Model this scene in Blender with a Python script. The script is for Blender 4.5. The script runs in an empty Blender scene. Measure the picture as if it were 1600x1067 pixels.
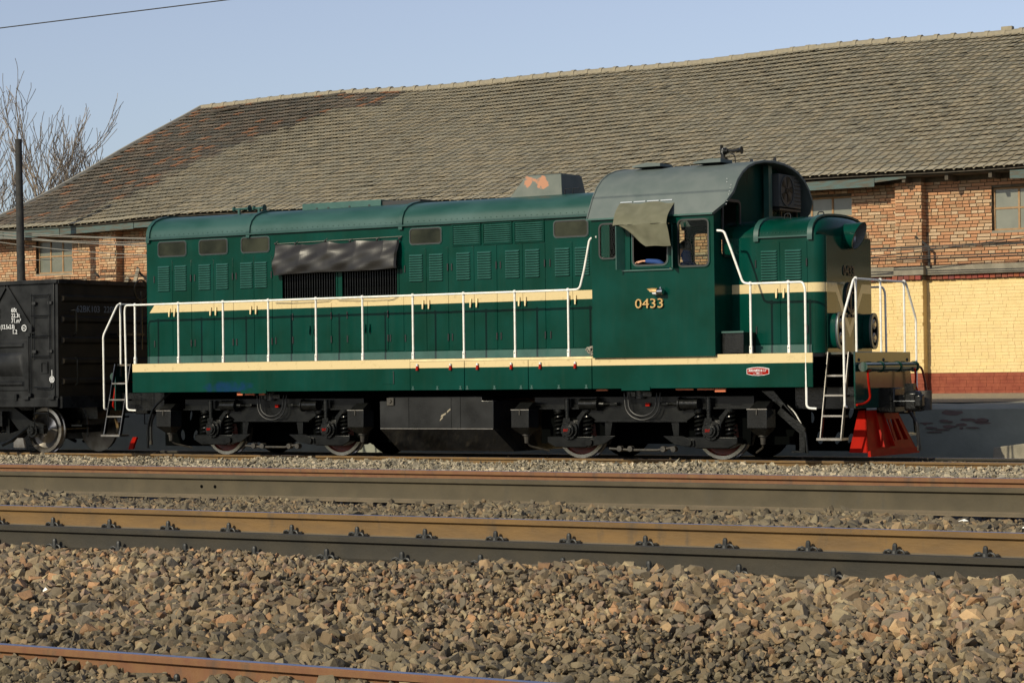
import bpy, bmesh, math, random
import numpy as np
from mathutils import Vector, Matrix
random.seed(7); RNG = np.random.default_rng(11)
S = bpy.context.scene
COL = S.collection

# ------------------------------------------------------------------ camera
cam_d = bpy.data.cameras.new('camera'); cam = bpy.data.objects.new('camera', cam_d); COL.objects.link(cam)
cr = Vector((0.84469002, 0.53511119, -0.01244119)); cu_ = Vector((0.01794059, -0.00507411, 0.99982618)); cw = Vector((-0.53495505, 0.8447664, 0.01388626))
M4 = Matrix((cr, cu_, -cw)).transposed().to_4x4(); M4.translation = (21.21643996, -32.5452997, 1.35928263)
cam.matrix_world = M4
cam_d.sensor_width = 36.0; cam_d.lens = 3616.89 / 1600 * 36.0
cam_d.clip_start = 0.1; cam_d.clip_end = 2000
S.camera = cam

# ------------------------------------------------------------------ world, sun, exposure
SUN_TRAVEL = Vector((0.22, 1.0, -0.55)).normalized()
w = bpy.data.worlds.new('World'); S.world = w; w.use_nodes = True
nt = w.node_tree; nt.nodes.clear()
sky = nt.nodes.new('ShaderNodeTexSky'); sky.sky_type = 'NISHITA'; sky.sun_disc = False
sky.sun_elevation = math.asin(-SUN_TRAVEL.z); sky.sun_rotation = math.atan2(-SUN_TRAVEL.x, -SUN_TRAVEL.y)
sky.air_density = 1.0; sky.dust_density = 1.1; sky.ozone_density = 4.5; sky.altitude = 60
bg = nt.nodes.new('ShaderNodeBackground'); bg.inputs['Strength'].default_value = 0.125
wo = nt.nodes.new('ShaderNodeOutputWorld')
hs = nt.nodes.new('ShaderNodeHueSaturation'); hs.inputs['Saturation'].default_value = 0.64; hs.inputs['Hue'].default_value = 0.512; nt.links.new(sky.outputs[0], hs.inputs['Color'])
nt.links.new(hs.outputs[0], bg.inputs['Color']); nt.links.new(bg.outputs[0], wo.inputs['Surface'])
sd = bpy.data.lights.new('sun', 'SUN'); sd.energy = 4.7; sd.angle = math.radians(0.5); sd.color = (1.0, 0.90, 0.68)
so = bpy.data.objects.new('sun', sd); COL.objects.link(so); so.rotation_euler = SUN_TRAVEL.to_track_quat('-Z', 'Y').to_euler(); so.location = (-20, -60, 40)
S.view_settings.view_transform = 'Standard'; S.view_settings.look = 'None'; S.view_settings.gamma = 1; S.view_settings.exposure = 0.0
S.view_settings.use_curve_mapping = False

# ------------------------------------------------------------------ materials
def mat(name, c1, c2=None, rough=0.6, metal=0.0, scale=4.0, bump=0.0, bscale=40.0, coat=0.0, tint=False, detail=6, rr=0.0, stretch=(1, 1, 1), spec=0.5, ctr=(0.35, 0.65)):
    KEEP = ('cream_tyre_paint', 'cream_paint', 'white_rail_paint', 'white_stencil_paint', 'brass_number', 'skin')
    k_ = 1.0 if name in KEEP else .90 if name.startswith('yellow') else .80
    c1 = tuple(v * k_ for v in c1); c2 = None if c2 is None else tuple(v * k_ for v in c2)
    m = bpy.data.materials.new(name); m.use_nodes = True
    t = m.node_tree; b = t.nodes['Principled BSDF']; L = t.links
    b.inputs['Roughness'].default_value = rough; b.inputs['Metallic'].default_value = metal
    b.inputs['Coat Weight'].default_value = coat; b.inputs['Coat Roughness'].default_value = 0.08
    b.inputs['Specular IOR Level'].default_value = spec
    tc = t.nodes.new('ShaderNodeTexCoord'); mp = t.nodes.new('ShaderNodeMapping'); mp.inputs['Scale'].default_value = stretch
    L.new(tc.outputs['Object'], mp.inputs['Vector'])
    col = None
    if c2 is not None:
        n = t.nodes.new('ShaderNodeTexNoise'); n.inputs['Scale'].default_value = scale; n.inputs['Detail'].default_value = detail
        L.new(mp.outputs[0], n.inputs['Vector'])
        r = t.nodes.new('ShaderNodeValToRGB'); r.color_ramp.elements[0].position = ctr[0]; r.color_ramp.elements[1].position = ctr[1]
        r.color_ramp.elements[0].color = (*c1, 1); r.color_ramp.elements[1].color = (*c2, 1)
        L.new(n.outputs['Fac'], r.inputs['Fac']); col = r.outputs['Color']
        if rr:
            mr = t.nodes.new('ShaderNodeMapRange'); mr.inputs['To Min'].default_value = rough - rr; mr.inputs['To Max'].default_value = rough + rr
            L.new(n.outputs['Fac'], mr.inputs['Value']); L.new(mr.outputs[0], b.inputs['Roughness'])
    else:
        c = t.nodes.new('ShaderNodeRGB'); c.outputs[0].default_value = (*c1, 1); col = c.outputs[0]
    if tint:
        a = t.nodes.new('ShaderNodeAttribute'); a.attribute_name = 'tint'
        mx = t.nodes.new('ShaderNodeMix'); mx.data_type = 'RGBA'; mx.blend_type = 'MULTIPLY'; mx.inputs[0].default_value = 1.0
        L.new(col, mx.inputs[6]); L.new(a.outputs['Color'], mx.inputs[7]); col = mx.outputs[2]
    L.new(col, b.inputs['Base Color'])
    if bump:
        n2 = t.nodes.new('ShaderNodeTexNoise'); n2.inputs['Scale'].default_value = bscale; n2.inputs['Detail'].default_value = 5
        L.new(mp.outputs[0], n2.inputs['Vector'])
        bp = t.nodes.new('ShaderNodeBump'); bp.inputs['Strength'].default_value = bump; bp.inputs['Distance'].default_value = 0.02
        L.new(n2.outputs['Fac'], bp.inputs['Height']); L.new(bp.outputs[0], b.inputs['Normal'])
    m['col'] = 1
    return m

def overlay(m, func_color, build):
    """put a second colour over a material's base colour; build(tree, tc) -> factor socket"""
    t = m.node_tree; b = t.nodes['Principled BSDF']; L = t.links
    src = b.inputs['Base Color'].links[0].from_socket
    fac = build(t)
    mx = t.nodes.new('ShaderNodeMix'); mx.data_type = 'RGBA'
    L.new(fac, mx.inputs[0]); L.new(src, mx.inputs[6]); mx.inputs[7].default_value = (*func_color, 1)
    L.new(mx.outputs[2], b.inputs['Base Color'])
    return m

def math_node(t, op, a, b_=None, c=None):
    n = t.nodes.new('ShaderNodeMath'); n.operation = op
    for i, v in enumerate((a, b_, c)):
        if v is None: continue
        if isinstance(v, (int, float)): n.inputs[i].default_value = v
        else: t.links.new(v, n.inputs[i])
    return n.outputs[0]

def objxyz(t):
    tc = t.nodes.new('ShaderNodeTexCoord'); s = t.nodes.new('ShaderNodeSeparateXYZ'); t.links.new(tc.outputs['Object'], s.inputs[0]); return s.outputs

GREEN = (0.0004, 0.033, 0.021); GREEN2 = (0.0012, 0.048, 0.036); CREAM = (0.55, 0.44, 0.24)
def green_mat(name, rough=0.21):
    m = mat(name, GREEN, GREEN2, rough=rough, scale=1.6, coat=0.0, bump=0.05, bscale=2.2, rr=0.04, detail=8, spec=0.09)
    def chips(t):
        tc = t.nodes.new('ShaderNodeTexCoord')
        n = t.nodes.new('ShaderNodeTexNoise'); n.inputs['Scale'].default_value = 9; n.inputs['Detail'].default_value = 10; n.inputs['Roughness'].default_value = 0.7
        t.links.new(tc.outputs['Object'], n.inputs['Vector'])
        return math_node(t, 'MULTIPLY', math_node(t, 'SMOOTH_MIN', math_node(t, 'MAXIMUM', math_node(t, 'MULTIPLY', math_node(t, 'SUBTRACT', n.outputs['Fac'], 0.64), 8.0), 0.0), 1.0, 0.02), 0.22)
    overlay(m, (0.02, 0.10, 0.08), chips)
    def streaks(t):
        tc = t.nodes.new('ShaderNodeTexCoord'); mp = t.nodes.new('ShaderNodeMapping'); mp.inputs['Scale'].default_value = (7, 7, .55); t.links.new(tc.outputs['Object'], mp.inputs[0])
        n = t.nodes.new('ShaderNodeTexNoise'); n.inputs['Scale'].default_value = 1.4; n.inputs['Detail'].default_value = 8; n.inputs['Roughness'].default_value = .6; t.links.new(mp.outputs[0], n.inputs['Vector'])
        return math_node(t, 'MULTIPLY', math_node(t, 'MINIMUM', math_node(t, 'MAXIMUM', math_node(t, 'MULTIPLY', math_node(t, 'SUBTRACT', n.outputs['Fac'], .50), 4.0), 0.0), 1.0), .16)
    overlay(m, (0.020, 0.045, 0.030), streaks)
    return m

def add_stripe(m, z0, z1, slant=False, vee=False):
    def f(t):
        X, Y, Z = objxyz(t)
        s = math_node(t, 'MULTIPLY', math_node(t, 'GREATER_THAN', Z, z0), math_node(t, 'LESS_THAN', Z, z1))
        if slant:
            lim = math_node(t, 'ADD', math_node(t, 'MULTIPLY', math_node(t, 'SUBTRACT', Z, z0), 0.85), -6.46)
            s = math_node(t, 'MULTIPLY', s, math_node(t, 'GREATER_THAN', X, lim))
        if vee:   # on the nose front the stripe turns down into a V
            front = math_node(t, 'GREATER_THAN', X, 6.694)
            ay = math_node(t, 'ABSOLUTE', Y)
            # centre line of the V: |y| = (z-1.83)*k
            d = math_node(t, 'ABSOLUTE', math_node(t, 'SUBTRACT', ay, math_node(t, 'MULTIPLY', math_node(t, 'SUBTRACT', Z, 1.93), 0.72)))
            v = math_node(t, 'MULTIPLY', math_node(t, 'LESS_THAN', d, 0.062), math_node(t, 'LESS_THAN', Z, z1))
            outer = math_node(t, 'GREATER_THAN', ay, 0.50)
            sf = math_node(t, 'MAXIMUM', v, math_node(t, 'MULTIPLY', s, outer))
            s = math_node(t, 'ADD', math_node(t, 'MULTIPLY', front, sf), math_node(t, 'MULTIPLY', math_node(t, 'SUBTRACT', 1.0, front), s))
        return s
    overlay(m, CREAM, f)
    def grime(t):
        tc = t.nodes.new('ShaderNodeTexCoord'); n = t.nodes.new('ShaderNodeTexNoise'); n.inputs['Scale'].default_value = 11; n.inputs['Detail'].default_value = 12; n.inputs['Roughness'].default_value = .72; t.links.new(tc.outputs['Object'], n.inputs['Vector'])
        Z = objxyz(t)[2]; inz = math_node(t, 'MULTIPLY', math_node(t, 'GREATER_THAN', Z, z0), math_node(t, 'LESS_THAN', Z, z1))
        return math_node(t, 'MULTIPLY', inz, math_node(t, 'MULTIPLY', math_node(t, 'MINIMUM', math_node(t, 'MAXIMUM', math_node(t, 'MULTIPLY', math_node(t, 'SUBTRACT', n.outputs['Fac'], .56), 9.0), 0.0), 1.0), .38))
    return overlay(m, (0.22, 0.16, 0.08), grime)

M = {}
M['green'] = green_mat('green_paint')
M['hood'] = add_stripe(green_mat('green_paint_striped'), 2.525, 2.665, slant=True)
M['nose'] = add_stripe(green_mat('green_paint_nose', 0.20), 2.525, 2.665, vee=True)
M['nosefront'] = add_stripe(green_mat('green_paint_nose_front', 0.13), 2.525, 2.665, vee=True)
M['nosefront'].node_tree.nodes['Principled BSDF'].inputs['Specular IOR Level'].default_value = 0.9
M['skirt'] = add_stripe(green_mat('green_paint_skirt', 0.22), 1.468, 1.7)
def bluesmear(t):
    X, Y, Z = objxyz(t); tc = t.nodes.new('ShaderNodeTexCoord'); n = t.nodes.new('ShaderNodeTexNoise'); n.inputs['Scale'].default_value = 9; n.inputs['Detail'].default_value = 8; t.links.new(tc.outputs['Object'], n.inputs['Vector'])
    dx = math_node(t, 'MULTIPLY', math_node(t, 'SUBTRACT', X, -4.25), 1.7); dz = math_node(t, 'MULTIPLY', math_node(t, 'SUBTRACT', Z, 1.17), 8.0)
    v = math_node(t, 'ADD', math_node(t, 'ADD', math_node(t, 'MULTIPLY', dx, dx), math_node(t, 'MULTIPLY', dz, dz)), math_node(t, 'MULTIPLY', math_node(t, 'SUBTRACT', n.outputs['Fac'], .5), 3.0))
    return math_node(t, 'MULTIPLY', math_node(t, 'MINIMUM', math_node(t, 'MAXIMUM', math_node(t, 'SUBTRACT', 1.0, v), 0.0), 1.0), .6)
overlay(M['skirt'], (0.004, 0.022, 0.09), bluesmear)
M['front'] = green_mat('green_paint_front', 0.15)
M['front'].node_tree.nodes['Principled BSDF'].inputs['Specular IOR Level'].default_value = 0.9
M['hoodroof'] = mat('weathered_green_roof', (0.012, 0.062, 0.050), (0.032, 0.092, 0.082), rough=0.36, scale=2.5, bump=0.05, bscale=8, detail=8, stretch=(0.5, 1, 1), spec=0.35)
M['cabroof'] = mat('dusty_grey_green_roof', (0.100, 0.128, 0.124), (0.135, 0.160, 0.154), spec=0.25, rough=0.6, scale=3, bump=0.04, bscale=14, detail=9)
M['deckplate'] = mat('worn_brown_deck', (0.10, 0.075, 0.05), (0.05, 0.06, 0.05), rough=0.8, scale=8)
M['cream'] = mat('cream_paint', CREAM, (0.70, 0.58, 0.31), rough=0.45, scale=6, bump=0.05)
M['white'] = mat('white_rail_paint', (0.74, 0.73, 0.68), (0.60, 0.57, 0.48), rough=0.4, scale=14, ctr=(0.45, 0.75))
M['under'] = mat('black_running_gear', (0.004, 0.0045, 0.0045), (0.010, 0.0105, 0.010), spec=0.3, rough=0.24, scale=9, bump=0.15, bscale=30, rr=0.04)
M['underbrown'] = mat('oily_brown_casting', (0.05, 0.042, 0.030), (0.018, 0.016, 0.013), rough=0.6, scale=12, bump=0.2)
M['bogiegrey'] = mat('grey_black_frame_paint', (0.0025, 0.003, 0.003), (0.009, 0.0095, 0.009), spec=0.22, rough=0.28, scale=7, bump=0.1)
M['tank'] = mat('black_tank_paint', (0.006, 0.0065, 0.007), (0.024, 0.025, 0.026), spec=0.3, rough=0.2, scale=1.7, bump=0.04, rr=0.04, detail=7)
M['dark'] = mat('dark_opening', (0.003, 0.0035, 0.0035), rough=0.9, spec=0.0)
M['red'] = mat('red_paint', (0.36, 0.009, 0.003), (0.26, 0.008, 0.003), spec=0.05, rough=0.45, scale=5)
M['wheelred'] = mat('red_oxide_wheel_disc', (0.24, 0.03, 0.012), (0.10, 0.018, 0.01), rough=0.5, scale=6)
M['orange'] = mat('orange_primer', (0.62, 0.16, 0.06), (0.45, 0.12, 0.05), rough=0.7, scale=6)
M['lampinner'] = mat('grey_lamp_inside', (0.20, 0.22, 0.22), rough=0.5)
M['tyre'] = mat('cream_tyre_paint', (0.80, 0.74, 0.55), (0.66, 0.58, 0.42), rough=0.5, scale=8)
M['steel'] = mat('polished_steel', (0.50, 0.47, 0.43), (0.30, 0.27, 0.23), rough=0.28, metal=0.9, scale=5)
M['rubber'] = mat('black_rubber', (0.012, 0.012, 0.012), rough=0.45)
M['chrome'] = mat('dull_chrome', (0.55, 0.57, 0.58), rough=0.22, metal=1.0)
M['brass'] = mat('brass_number', (0.50, 0.32, 0.12), (0.36, 0.22, 0.08), rough=0.4, metal=0.35, scale=20)
M['tarp'] = mat('black_vinyl_tarp', (0.012, 0.011, 0.010), (0.024, 0.022, 0.020), spec=0.3, rough=0.34, scale=3, bump=0.08, bscale=7)
M['canvas'] = mat('olive_canvas', (0.118, 0.118, 0.074), (0.150, 0.148, 0.098), rough=0.9, scale=6, bump=0.15, bscale=80)
M['rope'] = mat('pale_rope', (0.45, 0.40, 0.32), (0.10, 0.09, 0.08), rough=0.9, scale=40)
M['dirtyglass'] = mat('dirty_olive_glass', (0.010, 0.013, 0.008), (0.040, 0.044, 0.028), rough=0.3, scale=2.2, spec=0.12)
M['louvre'] = mat('green_louvre', (0.016, 0.075, 0.060), (0.026, 0.098, 0.080), rough=0.32, scale=5, coat=0.2)  # paler copy of the body green; sky light on the slats put into colour
M['wagon'] = mat('black_wagon_paint', (0.010, 0.0105, 0.011), (0.026, 0.027, 0.028), spec=0.14, rough=0.28, scale=3.5, bump=0.08, bscale=9, rr=0.04)
M['wagonend'] = mat('dusty_black_wagon_end', (0.012, 0.009, 0.005), (0.028, 0.021, 0.011), spec=0.2, rough=0.65, scale=3, bump=0.1)
M['print'] = mat('white_stencil_paint', (0.75, 0.77, 0.78), (0.5, 0.5, 0.5), rough=0.6, scale=30)
M['dimprint'] = mat('faded_stencil_paint', (0.16, 0.18, 0.20), rough=0.7)
M['skin'] = mat('skin', (0.52, 0.27, 0.17), rough=0.5)
M['blue'] = mat('blue_work_jacket', (0.012, 0.055, 0.22), rough=0.85)
M['railweb'] = mat('rusty_rail', (0.175, 0.096, 0.024), (0.125, 0.070, 0.020), rough=0.75, scale=5, bump=0.15, bscale=30, stretch=(0.6, 1, 2.0))
M['railred'] = mat('red_brown_rust_rail', (0.165, 0.066, 0.026), (0.19, 0.088, 0.030), rough=0.75, scale=14, bump=0.2, bscale=30, stretch=(1.0, 1, 0.4))
M['raildark'] = mat('dark_oily_rail', (0.020, 0.017, 0.0105), (0.034, 0.027, 0.015), rough=0.8, scale=4, bump=0.15, bscale=30)
M['railmid'] = mat('brown_grey_rail', (0.056, 0.044, 0.022), (0.080, 0.062, 0.032), rough=0.8, scale=3.5, bump=0.1, bscale=30)
M['railfoot'] = mat('dusty_rail_foot', (0.13, 0.105, 0.065), (0.17, 0.13, 0.08), rough=0.9, scale=6, bump=0.1)
M['railtop'] = mat('shiny_rail_head', (0.30, 0.36, 0.58), (0.24, 0.28, 0.44), rough=0.42, metal=0.75, scale=8, stretch=(0.3, 4, 1))  # blue of the reflected sky is put into the steel colour
def stains(t):
    tc = t.nodes.new('ShaderNodeTexCoord'); mp = t.nodes.new('ShaderNodeMapping'); mp.inputs['Scale'].default_value = (3.2, 1, .9); t.links.new(tc.outputs['Object'], mp.inputs[0])
    n = t.nodes.new('ShaderNodeTexNoise'); n.inputs['Scale'].default_value = 2.3; n.inputs['Detail'].default_value = 7; n.inputs['Roughness'].default_value = .62; t.links.new(mp.outputs[0], n.inputs['Vector'])
    return math_node(t, 'MULTIPLY', math_node(t, 'MINIMUM', math_node(t, 'MAXIMUM', math_node(t, 'MULTIPLY', math_node(t, 'SUBTRACT', n.outputs['Fac'], .56), 7.0), 0.0), 1.0), .75)
overlay(M['railweb'], (.055, .038, .020), stains); overlay(M['railred'], (.06, .04, .025), stains); overlay(M['railmid'], (.045, .038, .024), stains)
M['clip'] = mat('black_greased_clip', (0.016, 0.017, 0.016), (0.035, 0.035, 0.032), rough=0.55, scale=30)
M['ground'] = mat('dusty_gravel_ground', (0.070, 0.058, 0.044), (0.12, 0.10, 0.078), rough=0.95, scale=6, bump=0.6, bscale=25)
M['asphalt'] = mat('grey_yard_surface', (0.070, 0.064, 0.054), (0.10, 0.092, 0.078), rough=0.9, scale=2.5, bump=0.15, bscale=30)
M['stone'] = mat('crushed_stone', (1.12, 1.08, .97), (1.38, 1.34, 1.21), rough=0.85, scale=18, bump=0.25, bscale=50, tint=True)
M['concrete'] = mat('weathered_concrete', (0.20, 0.18, 0.135), (0.28, 0.25, 0.19), rough=0.9, scale=5, bump=0.3, bscale=30)
M['plaster'] = mat('grey_plaster', (0.235, 0.245, 0.20), (0.29, 0.30, 0.245), rough=0.85, scale=2.2, bump=0.3, bscale=12)
M['peel'] = mat('reddish_bare_patch', (0.20, 0.125, 0.105), (0.15, 0.11, 0.095), rough=0.9, scale=10)
M['ledge'] = mat('dusty_ledge', (0.34, 0.27, 0.17), (0.22, 0.19, 0.14), rough=0.95, scale=5, bump=0.4, bscale=20)
M['brick'] = mat('red_brick', (0.80, 0.80, 0.80), (1.05, 1.05, 1.05), rough=0.9, scale=25, bump=0.3, bscale=60, tint=True)
M['mortar'] = mat('grey_mortar', (0.085, 0.068, 0.045), (0.14, 0.11, 0.07), rough=0.95, scale=10, bump=0.3)
M['yellow'] = mat('yellow_limewash', (0.735, 0.56, 0.27), (0.675, 0.51, 0.24), rough=0.85, scale=3, bump=0.25, bscale=25, tint=True)
def wear(t):
    tc = t.nodes.new('ShaderNodeTexCoord'); mp = t.nodes.new('ShaderNodeMapping'); mp.inputs['Scale'].default_value = (1, 1, 2.2); t.links.new(tc.outputs['Object'], mp.inputs[0])
    n = t.nodes.new('ShaderNodeTexNoise'); n.inputs['Scale'].default_value = 3.4; n.inputs['Detail'].default_value = 10; n.inputs['Roughness'].default_value = 0.68
    t.links.new(mp.outputs[0], n.inputs['Vector'])
    return math_node(t, 'MULTIPLY', math_node(t, 'MINIMUM', math_node(t, 'MAXIMUM', math_node(t, 'MULTIPLY', math_node(t, 'SUBTRACT', n.outputs['Fac'], 0.675), 14.0), 0.0), 1.0), 0.7)
overlay(M['yellow'], (0.42, 0.26, 0.15), wear)
M['redband'] = mat('red_brown_wall_paint', (0.23, 0.048, 0.022), (0.30, 0.075, 0.035), rough=0.85, scale=6, bump=0.2, tint=True)
M['tile'] = mat('grey_clay_tile', (1.02, 1.03, 1.0), (1.30, 1.29, 1.22), rough=0.9, scale=9, bump=0.25, bscale=50, tint=True, spec=0.3)
M['ridge'] = mat('pale_ridge_mortar', (0.31, 0.27, 0.19), (0.25, 0.22, 0.16), rough=0.9, scale=8, bump=0.3)
M['verge'] = mat('grey_verge_mortar', (0.30, 0.28, 0.23), (0.22, 0.21, 0.18), rough=0.9, scale=6, bump=0.3)
M['teal'] = mat('flaking_teal_board', (0.070, 0.115, 0.110), (0.085, 0.078, 0.058), rough=0.8, scale=7, bump=0.2, stretch=(0.5, 1, 3), ctr=(0.42, 0.6))
M['oldwood'] = mat('dark_old_timber', (0.055, 0.045, 0.032), (0.10, 0.08, 0.055), rough=0.9, scale=7)
M['greywood'] = mat('grey_weathered_plank', (0.32, 0.28, 0.20), (0.22, 0.19, 0.14), rough=0.9, scale=9, stretch=(3, 3, 0.5))
M['winpane'] = mat('dusty_window_pane', (0.12, 0.13, 0.10), (0.17, 0.175, 0.135), rough=0.4, scale=2.5, coat=0.3)
M['winframe'] = mat('faded_brown_sash', (0.30, 0.17, 0.075), (0.36, 0.23, 0.12), rough=0.8, scale=8)
M['pole'] = mat('black_tarred_pole', (0.016, 0.017, 0.018), (0.035, 0.033, 0.030), rough=0.85, scale=8, bump=0.3)
M['cable'] = mat('grey_cable', (0.20, 0.19, 0.165), rough=0.6)
M['darkcable'] = mat('black_wire', (0.03, 0.03, 0.028), rough=0.6)
M['bark'] = mat('pale_bark', (0.30, 0.245, 0.19), (0.21, 0.17, 0.13), rough=0.9, scale=6, bump=0.2)
M["ac"] = mat("grey_cabinet_paint", (0.075, 0.080, 0.078), spec=0.1, rough=0.5)
M['lens'] = mat('lamp_glass', (0.22, 0.16, 0.09), rough=0.1, coat=1.0)
M['cabinside'] = mat('dim_cab_lining', (0.02, 0.03, 0.025), rough=0.7)
g = bpy.data.materials.new('clear_glass'); g.use_nodes = True; t_ = g.node_tree; t_.nodes.clear()
o_ = t_.nodes.new('ShaderNodeOutputMaterial'); mx_ = t_.nodes.new('ShaderNodeMixShader'); tr_ = t_.nodes.new('ShaderNodeBsdfTransparent'); gl_ = t_.nodes.new('ShaderNodeBsdfGlossy')
gl_.inputs['Roughness'].default_value = 0.04; fr_ = t_.nodes.new('ShaderNodeLayerWeight'); fr_.inputs[0].default_value = 0.12; tr_.inputs[0].default_value = (0.86, 0.9, 0.87, 1)
p_ = t_.nodes.new('ShaderNodeMath'); p_.operation = 'MULTIPLY_ADD'; p_.inputs[1].default_value = 0.10; p_.inputs[2].default_value = 0.003; t_.links.new(fr_.outputs['Facing'], p_.inputs[0]); t_.links.new(p_.outputs[0], mx_.inputs[0]); t_.links.new(tr_.outputs[0], mx_.inputs[1]); t_.links.new(gl_.outputs[0], mx_.inputs[2]); t_.links.new(mx_.outputs[0], o_.inputs[0])
M['glass'] = g

# ------------------------------------------------------------------ helpers
class MB:
    def __init__(s): s.v = []; s.f = []; s.m = []; s.mi = 0
    def add(s, verts, faces):
        o = len(s.v); s.v += [tuple(map(float, p)) for p in verts]; s.f += [tuple(i + o for i in f) for f in faces]; s.m += [s.mi] * len(faces)
    def box(s, x0, x1, y0, y1, z0, z1):
        s.add([(x0, y0, z0), (x1, y0, z0), (x1, y1, z0), (x0, y1, z0), (x0, y0, z1), (x1, y0, z1), (x1, y1, z1), (x0, y1, z1)],
              [(0, 3, 2, 1), (4, 5, 6, 7), (0, 1, 5, 4), (1, 2, 6, 5), (2, 3, 7, 6), (3, 0, 4, 7)]); return s
    def hexa(s, p):   # 8 points, bottom loop then top loop
        s.add(p, [(0, 3, 2, 1), (4, 5, 6, 7), (0, 1, 5, 4), (1, 2, 6, 5), (2, 3, 7, 6), (3, 0, 4, 7)]); return s
    def cyl(s, a, b, r, r2=None, n=16, cap=True):
        a = Vector(a); b = Vector(b); r2 = r if r2 is None else r2
        d = (b - a).normalized(); q = d.to_track_quat('Z', 'Y'); ux = q @ Vector((1, 0, 0)); uy = q @ Vector((0, 1, 0))
        vs = []
        for c, rad in ((a, r), (b, r2)):
            for i in range(n):
                t = 2 * math.pi * i / n; vs.append(c + ux * math.cos(t) * rad + uy * math.sin(t) * rad)
        fs = [(i, (i + 1) % n, n + (i + 1) % n, n + i) for i in range(n)]
        if cap: fs += [tuple(range(n - 1, -1, -1)), tuple(range(n, 2 * n))]
        s.add(vs, fs); return s
    def tube(s, pts, r, n=8, cap=True, taper=None):
        pts = [Vector(p) for p in pts]; N = len(pts); vs = []
        prev = None
        for i, p in enumerate(pts):
            if i == 0: d = pts[1] - p
            elif i == N - 1: d = p - pts[i - 1]
            else: d = (pts[i + 1] - p).normalized() + (p - pts[i - 1]).normalized()
            d.normalize()
            if prev is None:
                up = Vector((0, 0, 1)) if abs(d.z) < 0.9 else Vector((0, 1, 0)); ux = d.cross(up).normalized()
            else:
                ux = (prev - d * prev.dot(d)).normalized()
            prev = ux; uy = d.cross(ux)
            rad = r if taper is None else r + (taper - r) * i / (N - 1)
            for k in range(n):
                t = 2 * math.pi * k / n; vs.append(p + ux * math.cos(t) * rad + uy * math.sin(t) * rad)
        fs = []
        for i in range(N - 1):
            for k in range(n): fs.append((i * n + k, i * n + (k + 1) % n, (i + 1) * n + (k + 1) % n, (i + 1) * n + k))
        if cap: fs += [tuple(range(n - 1, -1, -1)), tuple(range((N - 1) * n, N * n))]
        s.add(vs, fs); return s
    def sphere(s, c, r, n=10, m=6, sc=(1, 1, 1)):
        vs = [(c[0], c[1], c[2] - r * sc[2])]
        for j in range(1, m):
            a = -math.pi / 2 + math.pi * j / m
            for i in range(n):
                t = 2 * math.pi * i / n; vs.append((c[0] + sc[0] * r * math.cos(a) * math.cos(t), c[1] + sc[1] * r * math.cos(a) * math.sin(t), c[2] + sc[2] * r * math.sin(a)))
        vs.append((c[0], c[1], c[2] + r * sc[2])); fs = []
        for i in range(n): fs.append((0, 1 + (i + 1) % n, 1 + i))
        for j in range(m - 2):
            for i in range(n): fs.append((1 + j * n + i, 1 + j * n + (i + 1) % n, 1 + (j + 1) * n + (i + 1) % n, 1 + (j + 1) * n + i))
        b = 1 + (m - 2) * n
        for i in range(n): fs.append((b + i, b + (i + 1) % n, len(vs) - 1))
        s.add(vs, fs); return s
    def prism(s, poly, axis, a, b):
        """poly 2-D points; axis 'y': poly=(x,z) from y=a..b; axis 'x': poly=(y,z); axis 'z': poly=(x,y)"""
        n = len(poly)
        def P(q, h): return {'y': (q[0], h, q[1]), 'x': (h, q[0], q[1]), 'z': (q[0], q[1], h)}[axis]
        s.add([P(q, a) for q in poly] + [P(q, b) for q in poly],
              [tuple(range(n)), tuple(range(2 * n - 1, n - 1, -1))] + [(i, n + i, n + (i + 1) % n, (i + 1) % n) for i in range(n)]); return s
    def ring(s, outer, inner, axis, a, b):
        n = len(outer)
        def P(q, h): return {'y': (q[0], h, q[1]), 'x': (h, q[0], q[1])}[axis]
        vs = [P(q, a) for q in outer] + [P(q, a) for q in inner] + [P(q, b) for q in outer] + [P(q, b) for q in inner]
        fs = []
        for i in range(n):
            j = (i + 1) % n
            fs += [(i, j, n + j, n + i), (2 * n + i, 3 * n + i, 3 * n + j, 2 * n + j), (i, 2 * n + i, 2 * n + j, j), (n + i, n + j, 3 * n + j, 3 * n + i)]
        s.add(vs, fs); return s
    def sheet(s, rows, closed=False):
        R = len(rows); C = len(rows[0]); vs = [p for r in rows for p in r]
        fs = [(i * C + j, i * C + j + 1, (i + 1) * C + j + 1, (i + 1) * C + j) for i in range(R - 1) for j in range(C - 1)]
        s.add(vs, fs); return s
    def mesh(s, name, mats, sharp=35, recalc=True):
        me = bpy.data.meshes.new(name); me.from_pydata(s.v, [], s.f)
        if not isinstance(mats, (list, tuple)): mats = [mats]
        for m in mats: me.materials.append(m)
        if len(mats) > 1: me.polygons.foreach_set('material_index', s.m)
        if recalc:
            bm = bmesh.new(); bm.from_mesh(me); bmesh.ops.recalc_face_normals(bm, faces=bm.faces); bm.to_mesh(me); bm.free()
        if not sharp: me.shade_flat()
        if sharp:
            me.shade_smooth(); me.set_sharp_from_angle(angle=math.radians(sharp))
        me.update(); return me
    def build(s, name, mats, parent=None, bevel=0, sharp=35, **kw):
        o = bpy.data.objects.new(name, s.mesh(name, mats, sharp)); COL.objects.link(o)
        if parent is not None: o.parent = parent
        if bevel:
            b = o.modifiers.new('bevel', 'BEVEL'); b.width = bevel; b.segments = 2; b.limit_method = 'ANGLE'; b.angle_limit = math.radians(40); b.harden_normals = False
        tag(o, **kw); return o

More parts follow.
